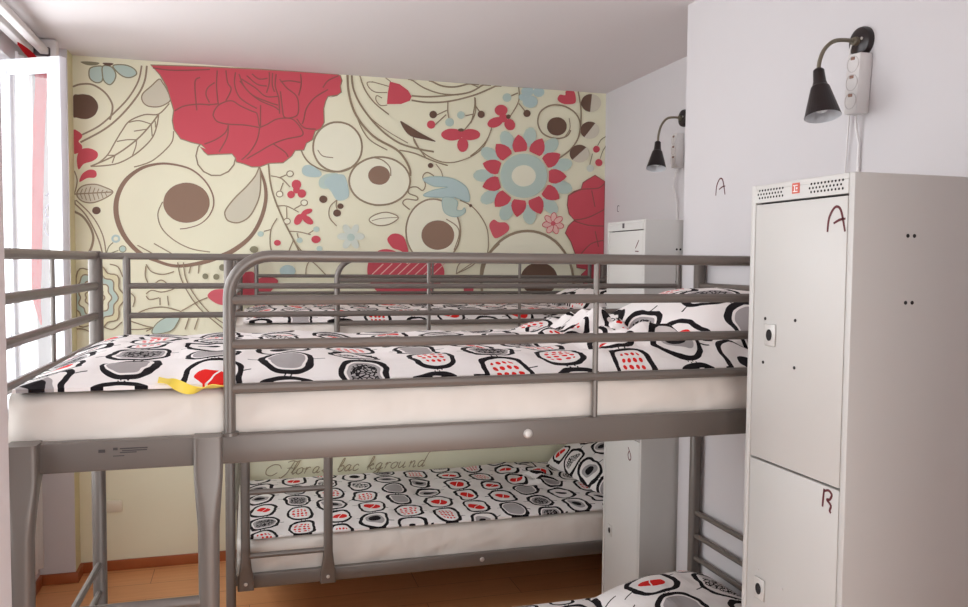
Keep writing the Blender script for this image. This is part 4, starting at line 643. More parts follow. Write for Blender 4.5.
['s','line',0,1,[1262,1459,149,1263,1524,149,1276,1580,149,1309,1627,149,1367,1684,149]],
['f','red',0,[1219,1422,1218,1415,1216,1410,1213,1404,1208,1400,1203,1396,1197,1394,1190,1394,1184,1394,1178,1396,1172,1400,1168,1404,1164,1410,1162,1416,1161,1422,1162,1428,1164,1434,1167,1439,1172,1443,1177,1447,1183,1449,1190,1450,1196,1449,1202,1447,1208,1443,1212,1439,1216,1434,1218,1428]],
['s','text',0,1,[167,470,40,158,489,52,129,493,52,95,474,52,88,447,52,113,435,52,146,450,40]],
['s','text',0,1,[202,502,40,228,509,52,251,503,52,271,509,40]],
['s','text',0,1,[237,505,40,218,477,52,193,443,52,164,421,52,153,425,40]],
['s','text',0,1,[198,469,40,216,472,52,228,468,40]],
['s','text',0,1,[216,444,40,242,471,52,262,501,52,257,505,52,240,481,52,224,447,52,226,437,52,241,446,40]],
['s','text',0,1,[272,469,40,253,461,52,245,442,52,256,436,52,274,447,52,279,465,52,272,469,40]],
['s','text',0,1,[278,463,40,289,462,40]],
['s','text',0,1,[291,458,40,302,469,52,286,437,40]],
['s','text',0,1,[294,454,40,311,469,52,321,466,40]],
['s','text',0,1,[364,465,40,355,470,52,337,458,52,331,440,52,341,437,52,358,453,52,367,468,40]],
['s','text',0,1,[367,468,40,353,442,52,355,436,52,368,443,40]],
['s','text',0,1,[378,444,40,405,471,52,425,501,52,420,505,52,403,482,52,386,447,52,388,436,52,404,446,40]],
['s','text',0,1,[462,448,40,490,478,52,504,505,52,496,502,52,478,471,52,465,440,52,477,436,52,496,451,52,495,467,52,481,462,40]],
['s','text',0,1,[534,465,40,525,470,52,507,458,52,501,440,52,511,437,52,528,453,52,537,468,40]],
['s','text',0,1,[537,468,40,524,442,52,525,436,52,539,443,40]],
['s','text',0,1,[578,461,40,572,470,52,553,459,52,546,440,52,558,436,52,576,445,40]],
['s','text',0,1,[621,447,40,652,482,52,665,506,52,656,503,52,640,472,52,624,436,40]],
['s','text',0,1,[631,452,40,654,469,52,658,463,52,638,454,52,645,437,52,661,443,40]],
['s','text',0,1,[704,465,40,695,470,52,676,458,52,670,440,52,681,437,52,698,453,52,707,468,40]],
['s','text',0,1,[707,468,40,685,425,52,662,403,52,652,412,52,677,429,52,709,443,40]],
['s','text',0,1,[723,458,40,736,470,52,719,436,40]],
['s','text',0,1,[727,454,40,745,469,52,756,466,40]],
['s','text',0,1,[782,469,40,762,461,52,754,442,52,766,435,52,785,447,52,790,465,52,782,469,40]],
['s','text',0,1,[789,463,40,801,462,40]],
['s','text',0,1,[808,470,40,796,444,52,802,436,52,822,449,52,834,468,40]],
['s','text',0,1,[834,468,40,821,440,52,824,435,52,836,443,40]],
['s','text',0,1,[860,458,40,871,470,52,855,436,40]],
['s','text',0,1,[864,454,40,884,470,52,888,461,52,878,440,52,881,435,52,894,443,40]],
['s','text',0,1,[940,465,40,931,470,52,912,458,52,906,440,52,916,436,52,934,453,52,949,477,52,967,509,40]],
['s','text',0,1,[949,477,40,930,442,52,932,435,52,945,443,40]],
['s','text',0,1,[967,509,40,980,518,52,1000,518,40]]]
b = B(); inks = list(INK); box(b, (-.812, Ym-.0012, .052), (XF, Ym-.0002, Zc))
for f in b.faces: f.material_index = inks.index('paper')
for i, s in enumerate(MURAL):
    y = Ym-.0014-i*2.2e-5; to3 = lambda a, c, y=y: (a, y, c); mi = inks.index(s[1])
    if s[0] == 'f':
        P = [(s[3][k]/1000, s[3][k+1]/1000) for k in range(0, len(s[3]), 2)]
        if s[2]: P = cat_rom(P, True, 5)
        P = [(min(max(p[0], -.811), XF-.0005), min(p[1], Zc-.0005)) for p in P]
        Q = [p for k, p in enumerate(P) if math.dist(p, P[k-1]) > 1e-5]
        f = b.faces.new([b.verts.new(to3(*p)) for p in Q]); f.material_index = mi
        f.normal_update()
        if f.normal.y > 0: f.normal_flip()
    else:
        P = [(s[4][k]/1000, s[4][k+1]/1000, s[4][k+2]/1e4) for k in range(0, len(s[4]), 3)]
        if s[3] and len(P) > 2: P = cat_rom(P, bool(s[2]), 5)
        P = [(min(max(p[0], -.811), XF-.0005), min(p[1], Zc-.0005), p[2]) for p in P]
        ribbon(b, P, to3, mi, bool(s[2]))
tag(put('wallpaper_mural', b, ['ink_'+k for k in inks], smooth=0, recalc=False), 'cream wallpaper mural of red roses, spirals and blue flowers covering the back wall', 'mural')
# outlet on the back wall
t = empty('wall_outlet', (-.655, Ym-.0015, .33), 'small cream double wall outlet low on the back wall behind the ladder', 'outlet')
b = B(); box(b, (-.04, -.012, -.03), (.04, 0, .03), .004); put('cover_plate', b, 'cream_plastic', t)
b = B(); box(b, (-.03, -.014, -.02), (.03, -.011, .02), .002); put('rocker', b, 'cream_plastic', t)

# ------------------------------------------------------------------ window, sash, curtain
b = B()
x0, x1 = XL-.13, XL-.07
for lo, hi in (((x0, WY0, WZ0), (x1, WY1, WZ0+.06)), ((x0, WY0, WZ1-.05), (x1, WY1, WZ1)), ((x0, WY0, WZ0+.06), (x1, WY0+.05, WZ1-.05)), ((x0, WY1-.05, WZ0+.06), (x1, WY1, WZ1-.05)), ((x0, 3.90, WZ0+.06), (x1, 3.96, WZ1-.05)), ((x0, 2.40, WZ0+.06), (x1, 2.46, WZ1-.05))): box(b, lo, hi, .006)
wnd = struct('window_1', b, 'window_frame')
b = B(); box(b, (x0+.025, 3.96, WZ0+.06), (x0+.031, WY1-.05, WZ1-.05)); box(b, (x0+.025, WY0+.05, WZ0+.06), (x0+.031, 2.40, WZ1-.05)); put('window_pane', b, 'glass', wnd, smooth=0)
b = B(); box(b, (XL-.07, WY0, WZ0-.02), (XL+.05, WY1, WZ0), .005); put('window_sill', b, 'window_frame', wnd)
# opened casement
hx, hy, ex, ey = -1.005, 3.905, -.722, 3.735
w = math.hypot(ex-hx, ey-hy); ang = math.atan2(ey-hy, ex-hx)
sa = empty('casement_sash', (hx, hy, .93), 'white window casement swung open into the room beside the mural', 'window sash', rz=ang)
sh = 2.405-.93
b = B(); st = .058
box(b, (0, -.02, 0), (st, .02, sh), .006); box(b, (w-st, -.02, 0), (w, .02, sh), .006); box(b, (st, -.02, 0), (w-st, .02, .075), .006); box(b, (st, -.02, sh-.05), (w-st, .02, sh), .006)
box(b, (st, -.012, .075), (st+.012, .012, sh-.05)); box(b, (w-st-.012, -.012, .075), (w-st, .012, sh-.05)); box(b, (st, -.012, sh-.062), (w-st, .012, sh-.05))
put('sash_frame', b, 'window_frame', sa)
b = B(); box(b, (st+.002, -.003, .07), (w-st-.002, .003, sh-.052)); gp = put('glass_pane', b, 'glass', sa, smooth=0)
b = B()
for st_ in ([(.235, .905), (.248, .915), (.262, .905), (.262, .885)], [(.258, .87), (.240, .865), (.232, .84), (.240, .82), (.256, .825), (.262, .85), (.250, .80)], [(.232, .80), (.228, .77), (.238, .745), (.255, .745), (.262, .765)]):
    ribbon(b, cat_rom([(x_, z_, .0035) for x_, z_ in st_], False, 5), lambda a, c: (a, -.0036, c))
r_ = bmesh.ops.extrude_face_region(b, geom=b.faces[:]); bmesh.ops.translate(b, verts=[v for v in r_['geom'] if isinstance(v, bmesh.types.BMVert)], vec=(0, -.0003, 0))
tag(put('pane_mark', b, 'pane_mark', gp, smooth=0), 'faint grey curled strokes on the pane')
for zz in (.2, 1.25):
    b = B(); tube(b, [(0, .026, zz), (0, .026, zz+.09)], .009); put('hinge', b, 'window_frame', sa)
# curtain rail under the ceiling
cu = empty('curtain_rail', (-.895, 4.085, 2.5), 'white double curtain rail fixed under the ceiling along the window wall', 'curtain rail')
b = B()
for dx in (-.03, .03): box(b, (dx-.018, -2.9, -.014), (dx+.018, 0, .014), .005)
put('track', b, 'rail_white', cu)
b = B(); box(b, (-.052, .0, -.02), (.052, .016, .02), .006); put('end_cap', b, 'marker_grey', cu)
b = B(); box(b, (-.03, .017, -.035), (.075, .075, .06), .008)
put('bracket', b, 'rail_white', cu)
for yy in (-1.2, -2.4):
    b = B(); box(b, (-.02, yy, .012), (.02, yy+.04, .063)); put('bracket', b, 'rail_white', cu)
def curtain(y0, y1, z0, z1, amp, waves, nx=70, nz=24, x=-.947, wave0=0.):
    b = B(); g = []
    for i in range(nx+1):
        col = []
        for j in range(nz+1):
            u = i/nx; v = j/nz; z = z0+(z1-z0)*v; y = y0+(y1-y0)*u
            xx = x+amp*math.sin(wave0+u*waves*2*PI)*(1-.3*v)+.004*math.sin(3*u*PI+4*v)
            col.append(b.verts.new((xx, y, z)))
        g.append(col)
    for i in range(nx):
        for j in range(nz):
            b.faces.new((g[i][j], g[i+1][j], g[i+1][j+1], g[i][j+1]))
    return b
b = curtain(3.95, 4.25, .12, 2.462, .012, 4)
ct = tag(put('curtain', b, 'curtain', smooth=60), 'sheer white curtain with a red stripe gathered behind the open casement', 'curtain')
# the red stripe: a band sewn on, swept along the rail at its top
b = B(); L, Rr = [], []
for x, y, z, hw in cat_rom([(-.918, 3.86, 2.474, .006), (-.908, 3.92, 2.464, .016), (-.890, 3.98, 2.446, .022), (-.874, 4.025, 2.412, .024), (-.868, 4.03, 2.35, .024), (-.878, 4.03, 2.2, .024), (-.888, 4.03, 1.95, .023), (-.896, 4.03, 1.7, .022), (-.902, 4.03, 1.5, .020), (-.903, 4.03, 1.40, .016), (-.894, 4.03, 1.33, .009), (-.886, 4.03, 1.28, .004)], False, 4):
    e = min(max((2.46-z)/.05, 0), 1)
    L.append(b.verts.new((x-hw*e, y, z-hw*(1-e)))); Rr.append(b.verts.new((x+hw*e, y, min(z+hw*(1-e), 2.482))))
for k in range(len(L)-1): b.faces.new((L[k], L[k+1], Rr[k+1], Rr[k]))
r_ = bmesh.ops.extrude_face_region(b, geom=b.faces[:]); bmesh.ops.translate(b, verts=[v for v in r_['geom'] if isinstance(v, bmesh.types.BMVert)], vec=(0, .003, 0))
tag(put('stripe', b, 'curtain_red', ct, smooth=60), 'red stripe')

# ------------------------------------------------------------------ bunk bed
ZT, S = 1.5856, .0892
def arc(c, r, a0, a1, n, f): return [f(c[0]+r*math.cos(a0+(a1-a0)*k/n), c[1]+r*math.sin(a0+(a1-a0)*k/n)) for k in range(n+1)]
def make_bunk():
    t = empty('bunk_bed', (0, 0, 0), 'x', 'bunk bed', 'grey steel bunk beds')
    FL, FB = (-.024, -.020), (.004, .962); FR, BR = (2.037, -.012), (2.035, .962)
    for p in (FL, FB, FR, BR):
        b = B(); loft(b, [(p[0], p[1], .012, .0195, .0195, 2.6), (p[0], p[1], ZT+.006, .0195, .0195, 2.6), (p[0], p[1], ZT+.014, .015, .015, 2.4)], 16)
        o = put('post', b, 'steel', t)
        b = B(); loft(b, [(p[0], p[1], 0, .022, .022, 2.6), (p[0], p[1], .02, .022, .022, 2.6)], 16); put('foot_cap', b, 'rubber', o)
    for nm, a, c in (('headboard', FR, BR), ('footboard', FL, FB)):
        mx, my = (a[0]+c[0])/2, (a[1]+c[1])/2
        b = B(); tube(b, [(mx, my, ZT-3.1*S), (mx, my, ZT)], .0055, 8); hb = put(nm, b, 'steel', t)
        for z in (ZT, ZT-S, ZT-2*S, ZT-3*S, .655, .568, .484):
            b = B(); tube(b, [(a[0], a[1]+.018, z), (c[0], c[1]-.018, z)], .0118 if z > 1 else .0095, 10, caps=False); put('rail', b, 'steel', hb)
    for z0, z1 in ((1.1680, 1.2265), (.2359, .2935)):
        for y0 in (0, .93):
            b = B(); box(b, (.0, y0, z0), (2.016, y0+.028, z1), .005); put('side_rail', b, 'steel', t)
        for x in (-.008, 2.0):
            b = B(); box(b, (x, .028, z0+.004), (x+.026, .93, z1-.004), .004); put('end_rail', b, 'steel', t)
        b = B()
        for k in range(13): box(b, (.06+k*.15, .028, z0+.012), (.11+k*.15, .93, z0+.024))
        put('bed_slats', b, 'steel', t)
    # front guard with rounded left corner
    gx, ge, gy, r = .403, 1.998, .012, .083
    b = B(); P = [(gx, gy, 1.224), (gx, gy, 1.40), (gx, gy, ZT-r)]+[(gx+r-r*math.cos(a*PI/16), gy, ZT-r+r*math.sin(a*PI/16)) for a in range(1, 9)]
    P += [(1.0, gy, ZT)]+[(ge-r+r*math.sin(a*PI/16), gy, ZT-r+r*math.cos(a*PI/16)) for a in range(0, 9)]+[(ge, gy, 1.4), (ge, gy, 1.224)]
    tube(b, P, .0118, 12)
    for x in (gx, ge): tube(b, [(x, gy, 1.224), (x, gy, 1.2305)], .018, 12)
    g = put('guard_rail', b, 'steel', t)
    for k in (1, 2, 3):
        b = B(); tube(b, [(gx, gy, ZT-k*S), (ge, gy, ZT-k*S)], .0108, 10, caps=False); put('rail', b, 'steel', g)
    b = B(); tube(b, [(1.2, gy, 1.224), (1.2, gy, ZT)], .0068, 8); put('upright', b, 'steel', g)
    # back guard
    gy = .952
    b = B(); tube(b, [(FB[0]+.015, gy, ZT), (BR[0]-.015, gy, ZT)], .0105, 10)
    for x in (.091, 1.944): tube(b, [(x, gy, 1.224), (x, gy, ZT)], .011, 10)
    g = put('guard_rail', b, 'steel', t)
    for k in (1, 2, 3):
        b = B(); tube(b, [(.091, gy, ZT-k*S), (1.944, gy, ZT-k*S)], .0092, 10, caps=False); put('rail', b, 'steel', g)
    b = B(); tube(b, [(1.017, gy, 1.224), (1.017, gy, ZT)], .0065, 8); put('upright', b, 'steel', g)
    # ladder hooked on the front: flared stiles and rungs
    for cx in (.033, .3625):
        yc = -.0185
        b = B(); loft(b, [(cx, .0045, 1.2285, .0275, .0295, 8), (cx, .0045, 1.168, .0275, .0295, 8), (cx, -.009, 1.14, .0265, .020, 6), (cx, -.0165, 1.10, .0240, .0175, 3.4), (cx, yc, 1.05, .0205, .0175, 2.6), (cx, yc, .80, .0190, .0172, 2.3),
                          (cx, yc, .42, .0185, .0168, 2.3), (cx, yc, .37, .0195, .016, 2.6), (cx, -.013, .325, .024, .0125, 4), (cx, -.009, .285, .031, .009, 6), (cx, -.008, .234, .032, .0075, 8)], 24)
        s_ = put('ladder_stile', b, 'steel', t)
        b = B(); lathe(b, [(0, .004), (.006, .0035), (.008, .001), (.008, 0)], Matrix.Translation((cx, -.0155, .262)) @ Matrix.Rotation(PI/2, 4, 'X'), 14); put('bolt', b, 'bolt', s_)
    for z in (.379, .640, .902):
        b = B(); tube(b, [(.046, -.0185, z), (.351, -.0185, z)], .0115, 12); put('rung', b, 'steel', t)
    for z in (1.1975, .2647):
        b = B(); lathe(b, [(0, .0045), (.007, .004), (.0105, .001), (.0105, 0)], Matrix.Translation((1.035, -.0002, z)) @ Matrix.Rotation(PI/2, 4, 'X'), 16); put('bolt', b, 'bolt', t)
    return t
O1, O2 = (-.439, 1.690, 0), (-.047, 3.390, 0)
bed1 = make_bunk(); bed1.location = O1; bed2 = copy_tree(bed1); bed2.location = O2
bed1['label'] = 'grey steel bunk bed in the foreground with guard rails and ladder legs'; bed2['label'] = 'grey steel bunk bed standing against the floral mural'
# maker's sticker on the near bed's frame
b = B()
for x, z, w_, h_ in ((.162, 1.2045, .012, .006), (.188, 1.208, .008, .005), (.200, 1.2095, .05, .0022), (.204, 1.2055, .045, .002), (.200, 1.202, .03, .0018), (.188, 1.196, .02, .0015)): box(b, (x, -.0008, z), (x+w_, -.0001, z+h_))
tag(put('label_sticker', b, 'label_print', bed1, smooth=0), 'small printed label on the frame')

# ------------------------------------------------------------------ bedding
def mattress(o, z0, z1, label, group):
    L_, W_, x0, y0 = 2.0, .90, .0, .034; b = B(); nx, ny = 150, 26; h = z1-z0; rad = .035
    def top(x, y):
        e = min(x-x0, x0+L_-x, y-y0, y0+W_-y); f = min(max(e/rad, 0), 1); return z1-rad*.55*(1-math.sqrt(max(1-(1-f)**2, 0)))
    # closed loop of sections along x
    rings = []
    prof = [(0, 0), (.0, .25), (.0, .5), (0, .75)]
    for i in range(nx+1):
        u = i/nx; x = x0+L_*u; sh = 1-.018*max(0, 1-min(u, 1-u)*25)**2; ring = []
        yc = y0+W_/2; hw = W_/2*sh
        pts = [(-hw, z0)]
        for k in range(1, 9):
            v = k/9; pts.append((-hw-.006*math.sin(v*PI), z0+h*.82*v))
        for k in range(7):
            a = PI-PI/2*k/6; pts.append((-hw+rad+rad*math.cos(a), z1-h*.18+h*.18*math.sin(a)))
        for k in range(1, 14): pts.append((-hw+rad+(2*hw-2*rad)*k/14, z1))
        for k in range(7):
            a = PI/2-PI/2*k/6; pts.append((hw-rad+rad*math.cos(a), z1-h*.18+h*.18*math.sin(a)))
        for k in range(8, -1, -1):
            v = k/9; pts.append((hw+.006*math.sin(v*PI), z0+h*.82*v))
        for (yy, zz) in pts:
            nz = noise.noise(Vector((x*5+o[0]*3, yy*4+3*zz, zz*14+z0*7)))*.008+noise.noise(Vector((x*11-zz*22, yy*3, zz*7+z0)))*.007+noise.noise(Vector((x*26+zz*30, yy*3, zz*9+z0)))*.0025
            side = 1 if abs(yy) > hw-rad else 0
            ring.append(b.verts.new((x, yc+yy+(math.copysign(nz, yy) if side else 0), zz+(0 if zz <= z0 else nz*.35))))
        rings.append(ring)
    n = len(rings[0])
    for p, q in zip(rings, rings[1:]):
        for k in range(n): b.faces.new((p[k], p[(k+1) % n], q[(k+1) % n], q[k]))
    b.faces.new(rings[0][::-1]); b.faces.new(rings[-1])
    return tag(put('mattress', b, 'sheet', loc=(o[0], o[1], 0), smooth=60), label, 'mattress', group)
def duvet(o, x0, x1, z, lift, label, group, seed, y0=.028, y1=.93, bumps=(), skew=0., uoff=(0, 0), vk=1.):
    """a printed cover lying on the mattress; z is the mattress top. Closed thin shell, UV in metres."""
    b = B(); uvl = b.loops.layers.uv.new('UVMap'); nx, ny = 150, 64; th = .007; T_, Bt = [], []
    for i in range(nx+1):
        ct, cb_ = [], []
        for j in range(ny+1):
            u, v = i/nx, j/ny; y = y0+(y1-y0)*v; x = x0+(x1-x0)*u + skew*v
            wv = .012*noise.noise(Vector((x*2.3+seed, 1.7, seed)))*(1-v) if v < .1 else 0
            e = min(v*(y1-y0), (1-v)*(y1-y0)*1.4, (x-x0-skew*v)*.8+.001, (x1+skew*v-x)*.8+.001)
            f = min(e/.10, 1); f = math.sin(f*PI/2)
            n1 = noise.noise(Vector((x*4.2+seed*3, y*4.2, seed)))*.012+noise.noise(Vector((x*9+seed, y*7-x*3, seed*2)))*.009+noise.noise(Vector((x*22, y*16, seed)))*.003
            hgt = th+lift*f+n1*(.25+.75*f)
            for bx, by, sx, sy, bh, fr in bumps:
                g = math.exp(-((x-bx)/sx)**2-((y-by)/sy)**2); hgt += f*bh*g*(1+fr*noise.noise(Vector((x*13+seed, y*13, 4))))
            ct.append((x, y+wv, z+.004+max(hgt, th+.001))); cb_.append((x, y+wv, z+.004+max(hgt, th+.001)-th))
        T_.append(ct); Bt.append(cb_)
    VT = [[b.verts.new(p) for p in c] for c in T_]; VB = [[b.verts.new(p) for p in c] for c in Bt]
    def uvf(f, ids):
        for l, (i, j) in zip(f.loops, ids): l[uvl].uv = (T_[i][j][0]+uoff[0], T_[i][j][1]*vk+uoff[1])
    for i in range(nx):
        for j in range(ny):
            q = [(i, j), (i+1, j), (i+1, j+1), (i, j+1)]; uvf(b.faces.new([VT[a][c] for a, c in q]), q); q2 = q[::-1]; uvf(b.faces.new([VB[a][c] for a, c in q2]), q2)
    bd = [(i, 0) for i in range(nx)]+[(nx, j) for j in range(ny)]+[(i, ny) for i in range(nx, 0, -1)]+[(0, j) for j in range(ny, 0, -1)]
    for k, p in enumerate(bd):
        q = bd[(k+1) % len(bd)]; f = b.faces.new((VT[p[0]][p[1]], VB[p[0]][p[1]], VB[q[0]][q[1]], VT[q[0]][q[1]])); uvf(f, (p, p, q, q))
    return tag(put('duvet', b, 'linen', loc=(o[0], o[1], 0), smooth=75, recalc=False), label, 'duvet', group)
def pillow(loc, sx, sy, sz, rot, label, group, seed, uoff=(0, 0), mat='linen_large'):
    b = B(); uvl = b.loops.layers.uv.new('UVMap'); nu, nv = 40, 48; sides = []
    for s in (1, -1):
        g = []
        for i in range(nu+1):
            c = []
            for j in range(nv+1):
                a, d = -1+2*i/nu, -1+2*j/nv
                edge = max(0, (1-abs(a)**2.6))*max(0, (1-abs(d)**2.6)); hh = edge**.6
                pin = 1-.05*(1-abs(a*d))*0 - .06*(1-hh)*abs(abs(a)-abs(d))
                w_ = noise.noise(Vector((a*2.4+seed, d*3.2, seed*1.7)))*.10+noise.noise(Vector((a*6, d*6+seed, 2)))*.04
                c.append((a*sx/2*pin, d*sy/2*pin, (sz/2*hh*(1+w_) if s > 0 else -sz/2*hh*.30)-.034*(1-hh)))
            g.append(c)
        sides.append(g)
    VT = [[b.verts.new(p) for p in c] for c in sides[0]]
    VB = [[VT[i][j] if i in (0, nu) or j in (0, nv) else b.verts.new(sides[1][i][j]) for j in range(nv+1)] for i in range(nu+1)]
    for V, fl in ((VT, 0), (VB, 1)):
        for i in range(nu):
            for j in range(nv):
                q = [(i, j), (i+1, j), (i+1, j+1), (i, j+1)]
                if fl: q = q[::-1]
                f = b.faces.new([V[a][c] for a, c in q])
                for l, (p, r2) in zip(f.loops, q): l[uvl].uv = (p/nu*sx+uoff[0]+fl*.37, r2/nv*sy+uoff[1])
    o = put('pillow', b, mat, smooth=75, recalc=False); o.location = loc; o.rotation_euler = rot
    return tag(o, label, 'pillow', group)
GM, GD, GP = 'white mattresses on the bunk beds', 'printed duvets on the bunk beds', 'printed pillows on the bunk beds'
UZ, LZ = (1.193, 1.316), (.26, .426)
mattress(O1, *UZ, 'white sheeted mattress on the upper bunk of the foreground bed', GM)
mattress(O2, *UZ, 'white sheeted mattress on the upper bunk by the mural', GM)
mattress(O1, LZ[0], .372, 'white mattress on the lower bunk of the foreground bed', GM)
mattress(O2, *LZ, 'white mattress on the lower bunk below the script lettering', GM)
duvet(O1, .010, 1.93, UZ[1], .030, 'wrinkled black, red and white duvet across the foreground upper bunk', GD, 3.1, bumps=((1.42, .45, .15, .42, .045, 1.8), (1.62, .1, .4, .1, .012, 1.5), (.35, .40, .25, .3, .012, .8)), uoff=(.03, .04), vk=1.22)
duvet(O2, .03, 1.93, UZ[1], .030, 'black, red and white duvet on the upper bunk by the mural', GD, 8.4, uoff=(.61, .3), vk=1.22)
duvet(O1, .03, 1.98, .372, .012, 'black, red and white duvet on the lower foreground bunk beside the tall locker', GD, 5.7, uoff=(.33, .68))
duvet(O2, .045, 1.98, LZ[1], .012, 'black, red and white duvet on the lower bunk below the script lettering', GD, 11.2, bumps=((1.48, .62, .12, .25, .02, 1.8),), uoff=(.92, .085))
pillow((O1[0]+1.765, O1[1]+.47, UZ[1]+.085), .50, .74, .20, (0, -.12, .03), 'plump printed pillow on the foreground upper bunk beside the tall locker', GP, 2.2, (.1, .2))
pillow((O2[0]+1.80, O2[1]+.55, UZ[1]+.075), .40, .68, .15, (0, -.1, -.03), 'printed pillow on the upper bunk by the mural', GP, 6.3, (.5, .9))
pillow((O2[0]+1.84, O2[1]+.57, LZ[1]+.115), .40, .66, .17, (0, -.42, .05), 'printed pillow propped at the end of the lower bunk below the script lettering', GP, 9.1, (.8, .4), 'linen')

pillow((O1[0]+1.795, O1[1]+.54, .372+.072), .44, .72, .19, (.0, -.10, .02), 'printed pillow at the end of the lower foreground bunk beside the tall locker', GP, 4.4, (1.33, .62))

# yellow ribbon at the mattress edge
b = B(); L, Rr = [], []
P = [(.268, .062, 1.352, .013, .3), (.285, .052, 1.349, .014, .2), (.30, .044, 1.343, .012, .9), (.318, .038, 1.335, .011, 1.6), (.335, .035, 1.331, .010, 2.2), (.352, .033, 1.334, .012, 2.9), (.37, .034, 1.337, .012, 2.7), (.392, .036, 1.336, .009, 2.9), (.41, .038, 1.334, .005, 3.0)]
P = cat_rom([(x_, y_*.35+.004, z_-.022, w_, t_) for x_, y_, z_, w_, t_ in P], False, 4)
for x, y, z, hw, tw in P:
    dy, dz = math.cos(tw)*hw, math.sin(tw)*hw
    L.append(b.verts.new((x, y-dy, z-dz+.004))); Rr.append(b.verts.new((x, y+dy, z+dz+.004)))
for k in range(len(L)-1): b.faces.new((L[k], L[k+1], Rr[k+1], Rr[k]))
r_ = bmesh.ops.extrude_face_region(b, geom=b.faces[:]); bmesh.ops.translate(b, verts=[v for v in r_['geom'] if isinstance(v, bmesh.types.BMVert)], vec=(0, 0, .0015))
tag(put('ribbon', b, 'yellow', loc=(O1[0], O1[1], .004), smooth=60), 'twisted yellow ribbon lying on the front edge of the upper mattress', 'ribbon')

# ------------------------------------------------------------------ lockers
GLY = {'A': [[(-.45, -.6), (-.38, .1), (-.12, .58), (.12, .62), (.3, .3), (.5, -.62)], [(-.12, -.18), (.2, -.02), (.5, .02)]],
       'B': [[(-.3, .6), (-.36, .0), (-.4, -.45)], [(-.32, .45), (.05, .6), (.32, .42), (.18, .12), (-.05, .05), (.28, -.2), (.2, -.5), (.3, -.62)]],
       'C': [[(.32, .55), (.05, .2), (-.25, -.2)], [(-.3, -.48), (.3, -.5)]],
       'D': [[(-.3, .55), (.1, .1), (.3, -.3), (.15, -.6), (-.15, -.55), (-.28, -.15), (-.1, .2)]],
       'c': [[(.3, .5), (-.1, .55), (-.25, .1), (-.2, -.4), (.15, -.55)]]}
def glyph(ch, w, h, lw, to3, b=None):
    b = b or B()
    for st in GLY[ch]:
        P = [(x*w, z*h, lw*(1 if 0 < i < len(st)-1 else .8)) for i, (x, z) in enumerate(st)]
        ribbon(b, cat_rom(P, False, 5) if len(P) > 2 else P, to3)
    r_ = bmesh.ops.extrude_face_region(b, geom=b.faces[:]); v_ = [v for v in r_['geom'] if isinstance(v, bmesh.types.BMVert)]
    bmesh.ops.translate(b, verts=v_, vec=(-.0006, 0, 0)); return b
def make_locker(x, y0, y1, zt, depth, divs, letters, label, locks, vents=True):
    """front faces -x; y0 is the near side. Local origin at the front near bottom corner."""
    t = empty('locker', (x, y0, 0), label, 'locker', 'light grey steel lockers'); W_ = y1-y0
    d0 = divs[0]; zb = divs[-1]; fr = .016
    b = B()
    box(b, (.0, 0, .03), (depth, fr, zt), .003); box(b, (0, W_-fr, .03), (depth, W_, zt), .003); box(b, (0, fr, zt-.012), (depth, W_-fr, zt), .002); box(b, (0, fr, .03), (depth, W_-fr, zb)); box(b, (depth-.012, fr, .03), (depth, W_-fr, zt-.01))
    box(b, (0, fr, d0), (.014, W_-fr, zt-.012)); 
    put('body', b, 'locker', t)
    for yy in (.02, W_-.045):
        for xx in (.02, depth-.05):
            b = B(); box(b, (xx, yy, 0), (xx+.03, yy+.025, .03)); put('foot', b, 'rubber', t, smooth=0)
    b = B(); box(b, (.016, fr, zb), (.03, W_-fr, d0)); put('door_recess', b, 'locker_gap', t, smooth=0)
    for k in range(len(divs)-1):
        b = B(); g = .0022; box(b, (.001, fr+g, divs[k+1]+g), (.015, W_-fr-g, divs[k]-(.004 if k == 0 else g)), .002); dr = put('door', b, 'locker', t)
        if k < len(letters):
            ch, ly_, lz, lw_, lh_, th_ = letters[k]
            tag(put('letter_mark', glyph(ch, lw_, lh_, th_, lambda a, c, ly_=ly_, lz=lz: (.0008, ly_-a, lz+c)), 'marker', dr, smooth=0), 'hand-written dark red letter')
        if k < len(locks):
            ky, kz = locks[k]
            b = B(); box(b, (-.0035, ky-.018, kz-.0235), (.001, ky+.018, kz+.0235), .003); lk = put('lock_plate', b, 'lock', dr)
            b = B(); lathe(b, [(0, .0015), (.0098, .001), (.0098, 0)], Matrix.Translation((-.0035, ky, kz)) @ Matrix.Rotation(-PI/2, 4, 'Y') @ Matrix.Diagonal((1.25, .95, 1, 1)), 16); put('keyhole', b, 'hole', lk)
    return t, W_, depth
def disc_x(b, y, z, r): lathe(b, [(0, .0006), (r, .0004), (r, -.002)], Matrix.Translation((0, y, z)) @ Matrix.Rotation(-PI/2, 4, 'Y'), 8)
def disc_y(b, x, z, r): lathe(b, [(0, .0006), (r, .0004), (r, -.002)], Matrix.Translation((x, 0, z)) @ Matrix.Rotation(PI/2, 4, 'X'), 10)
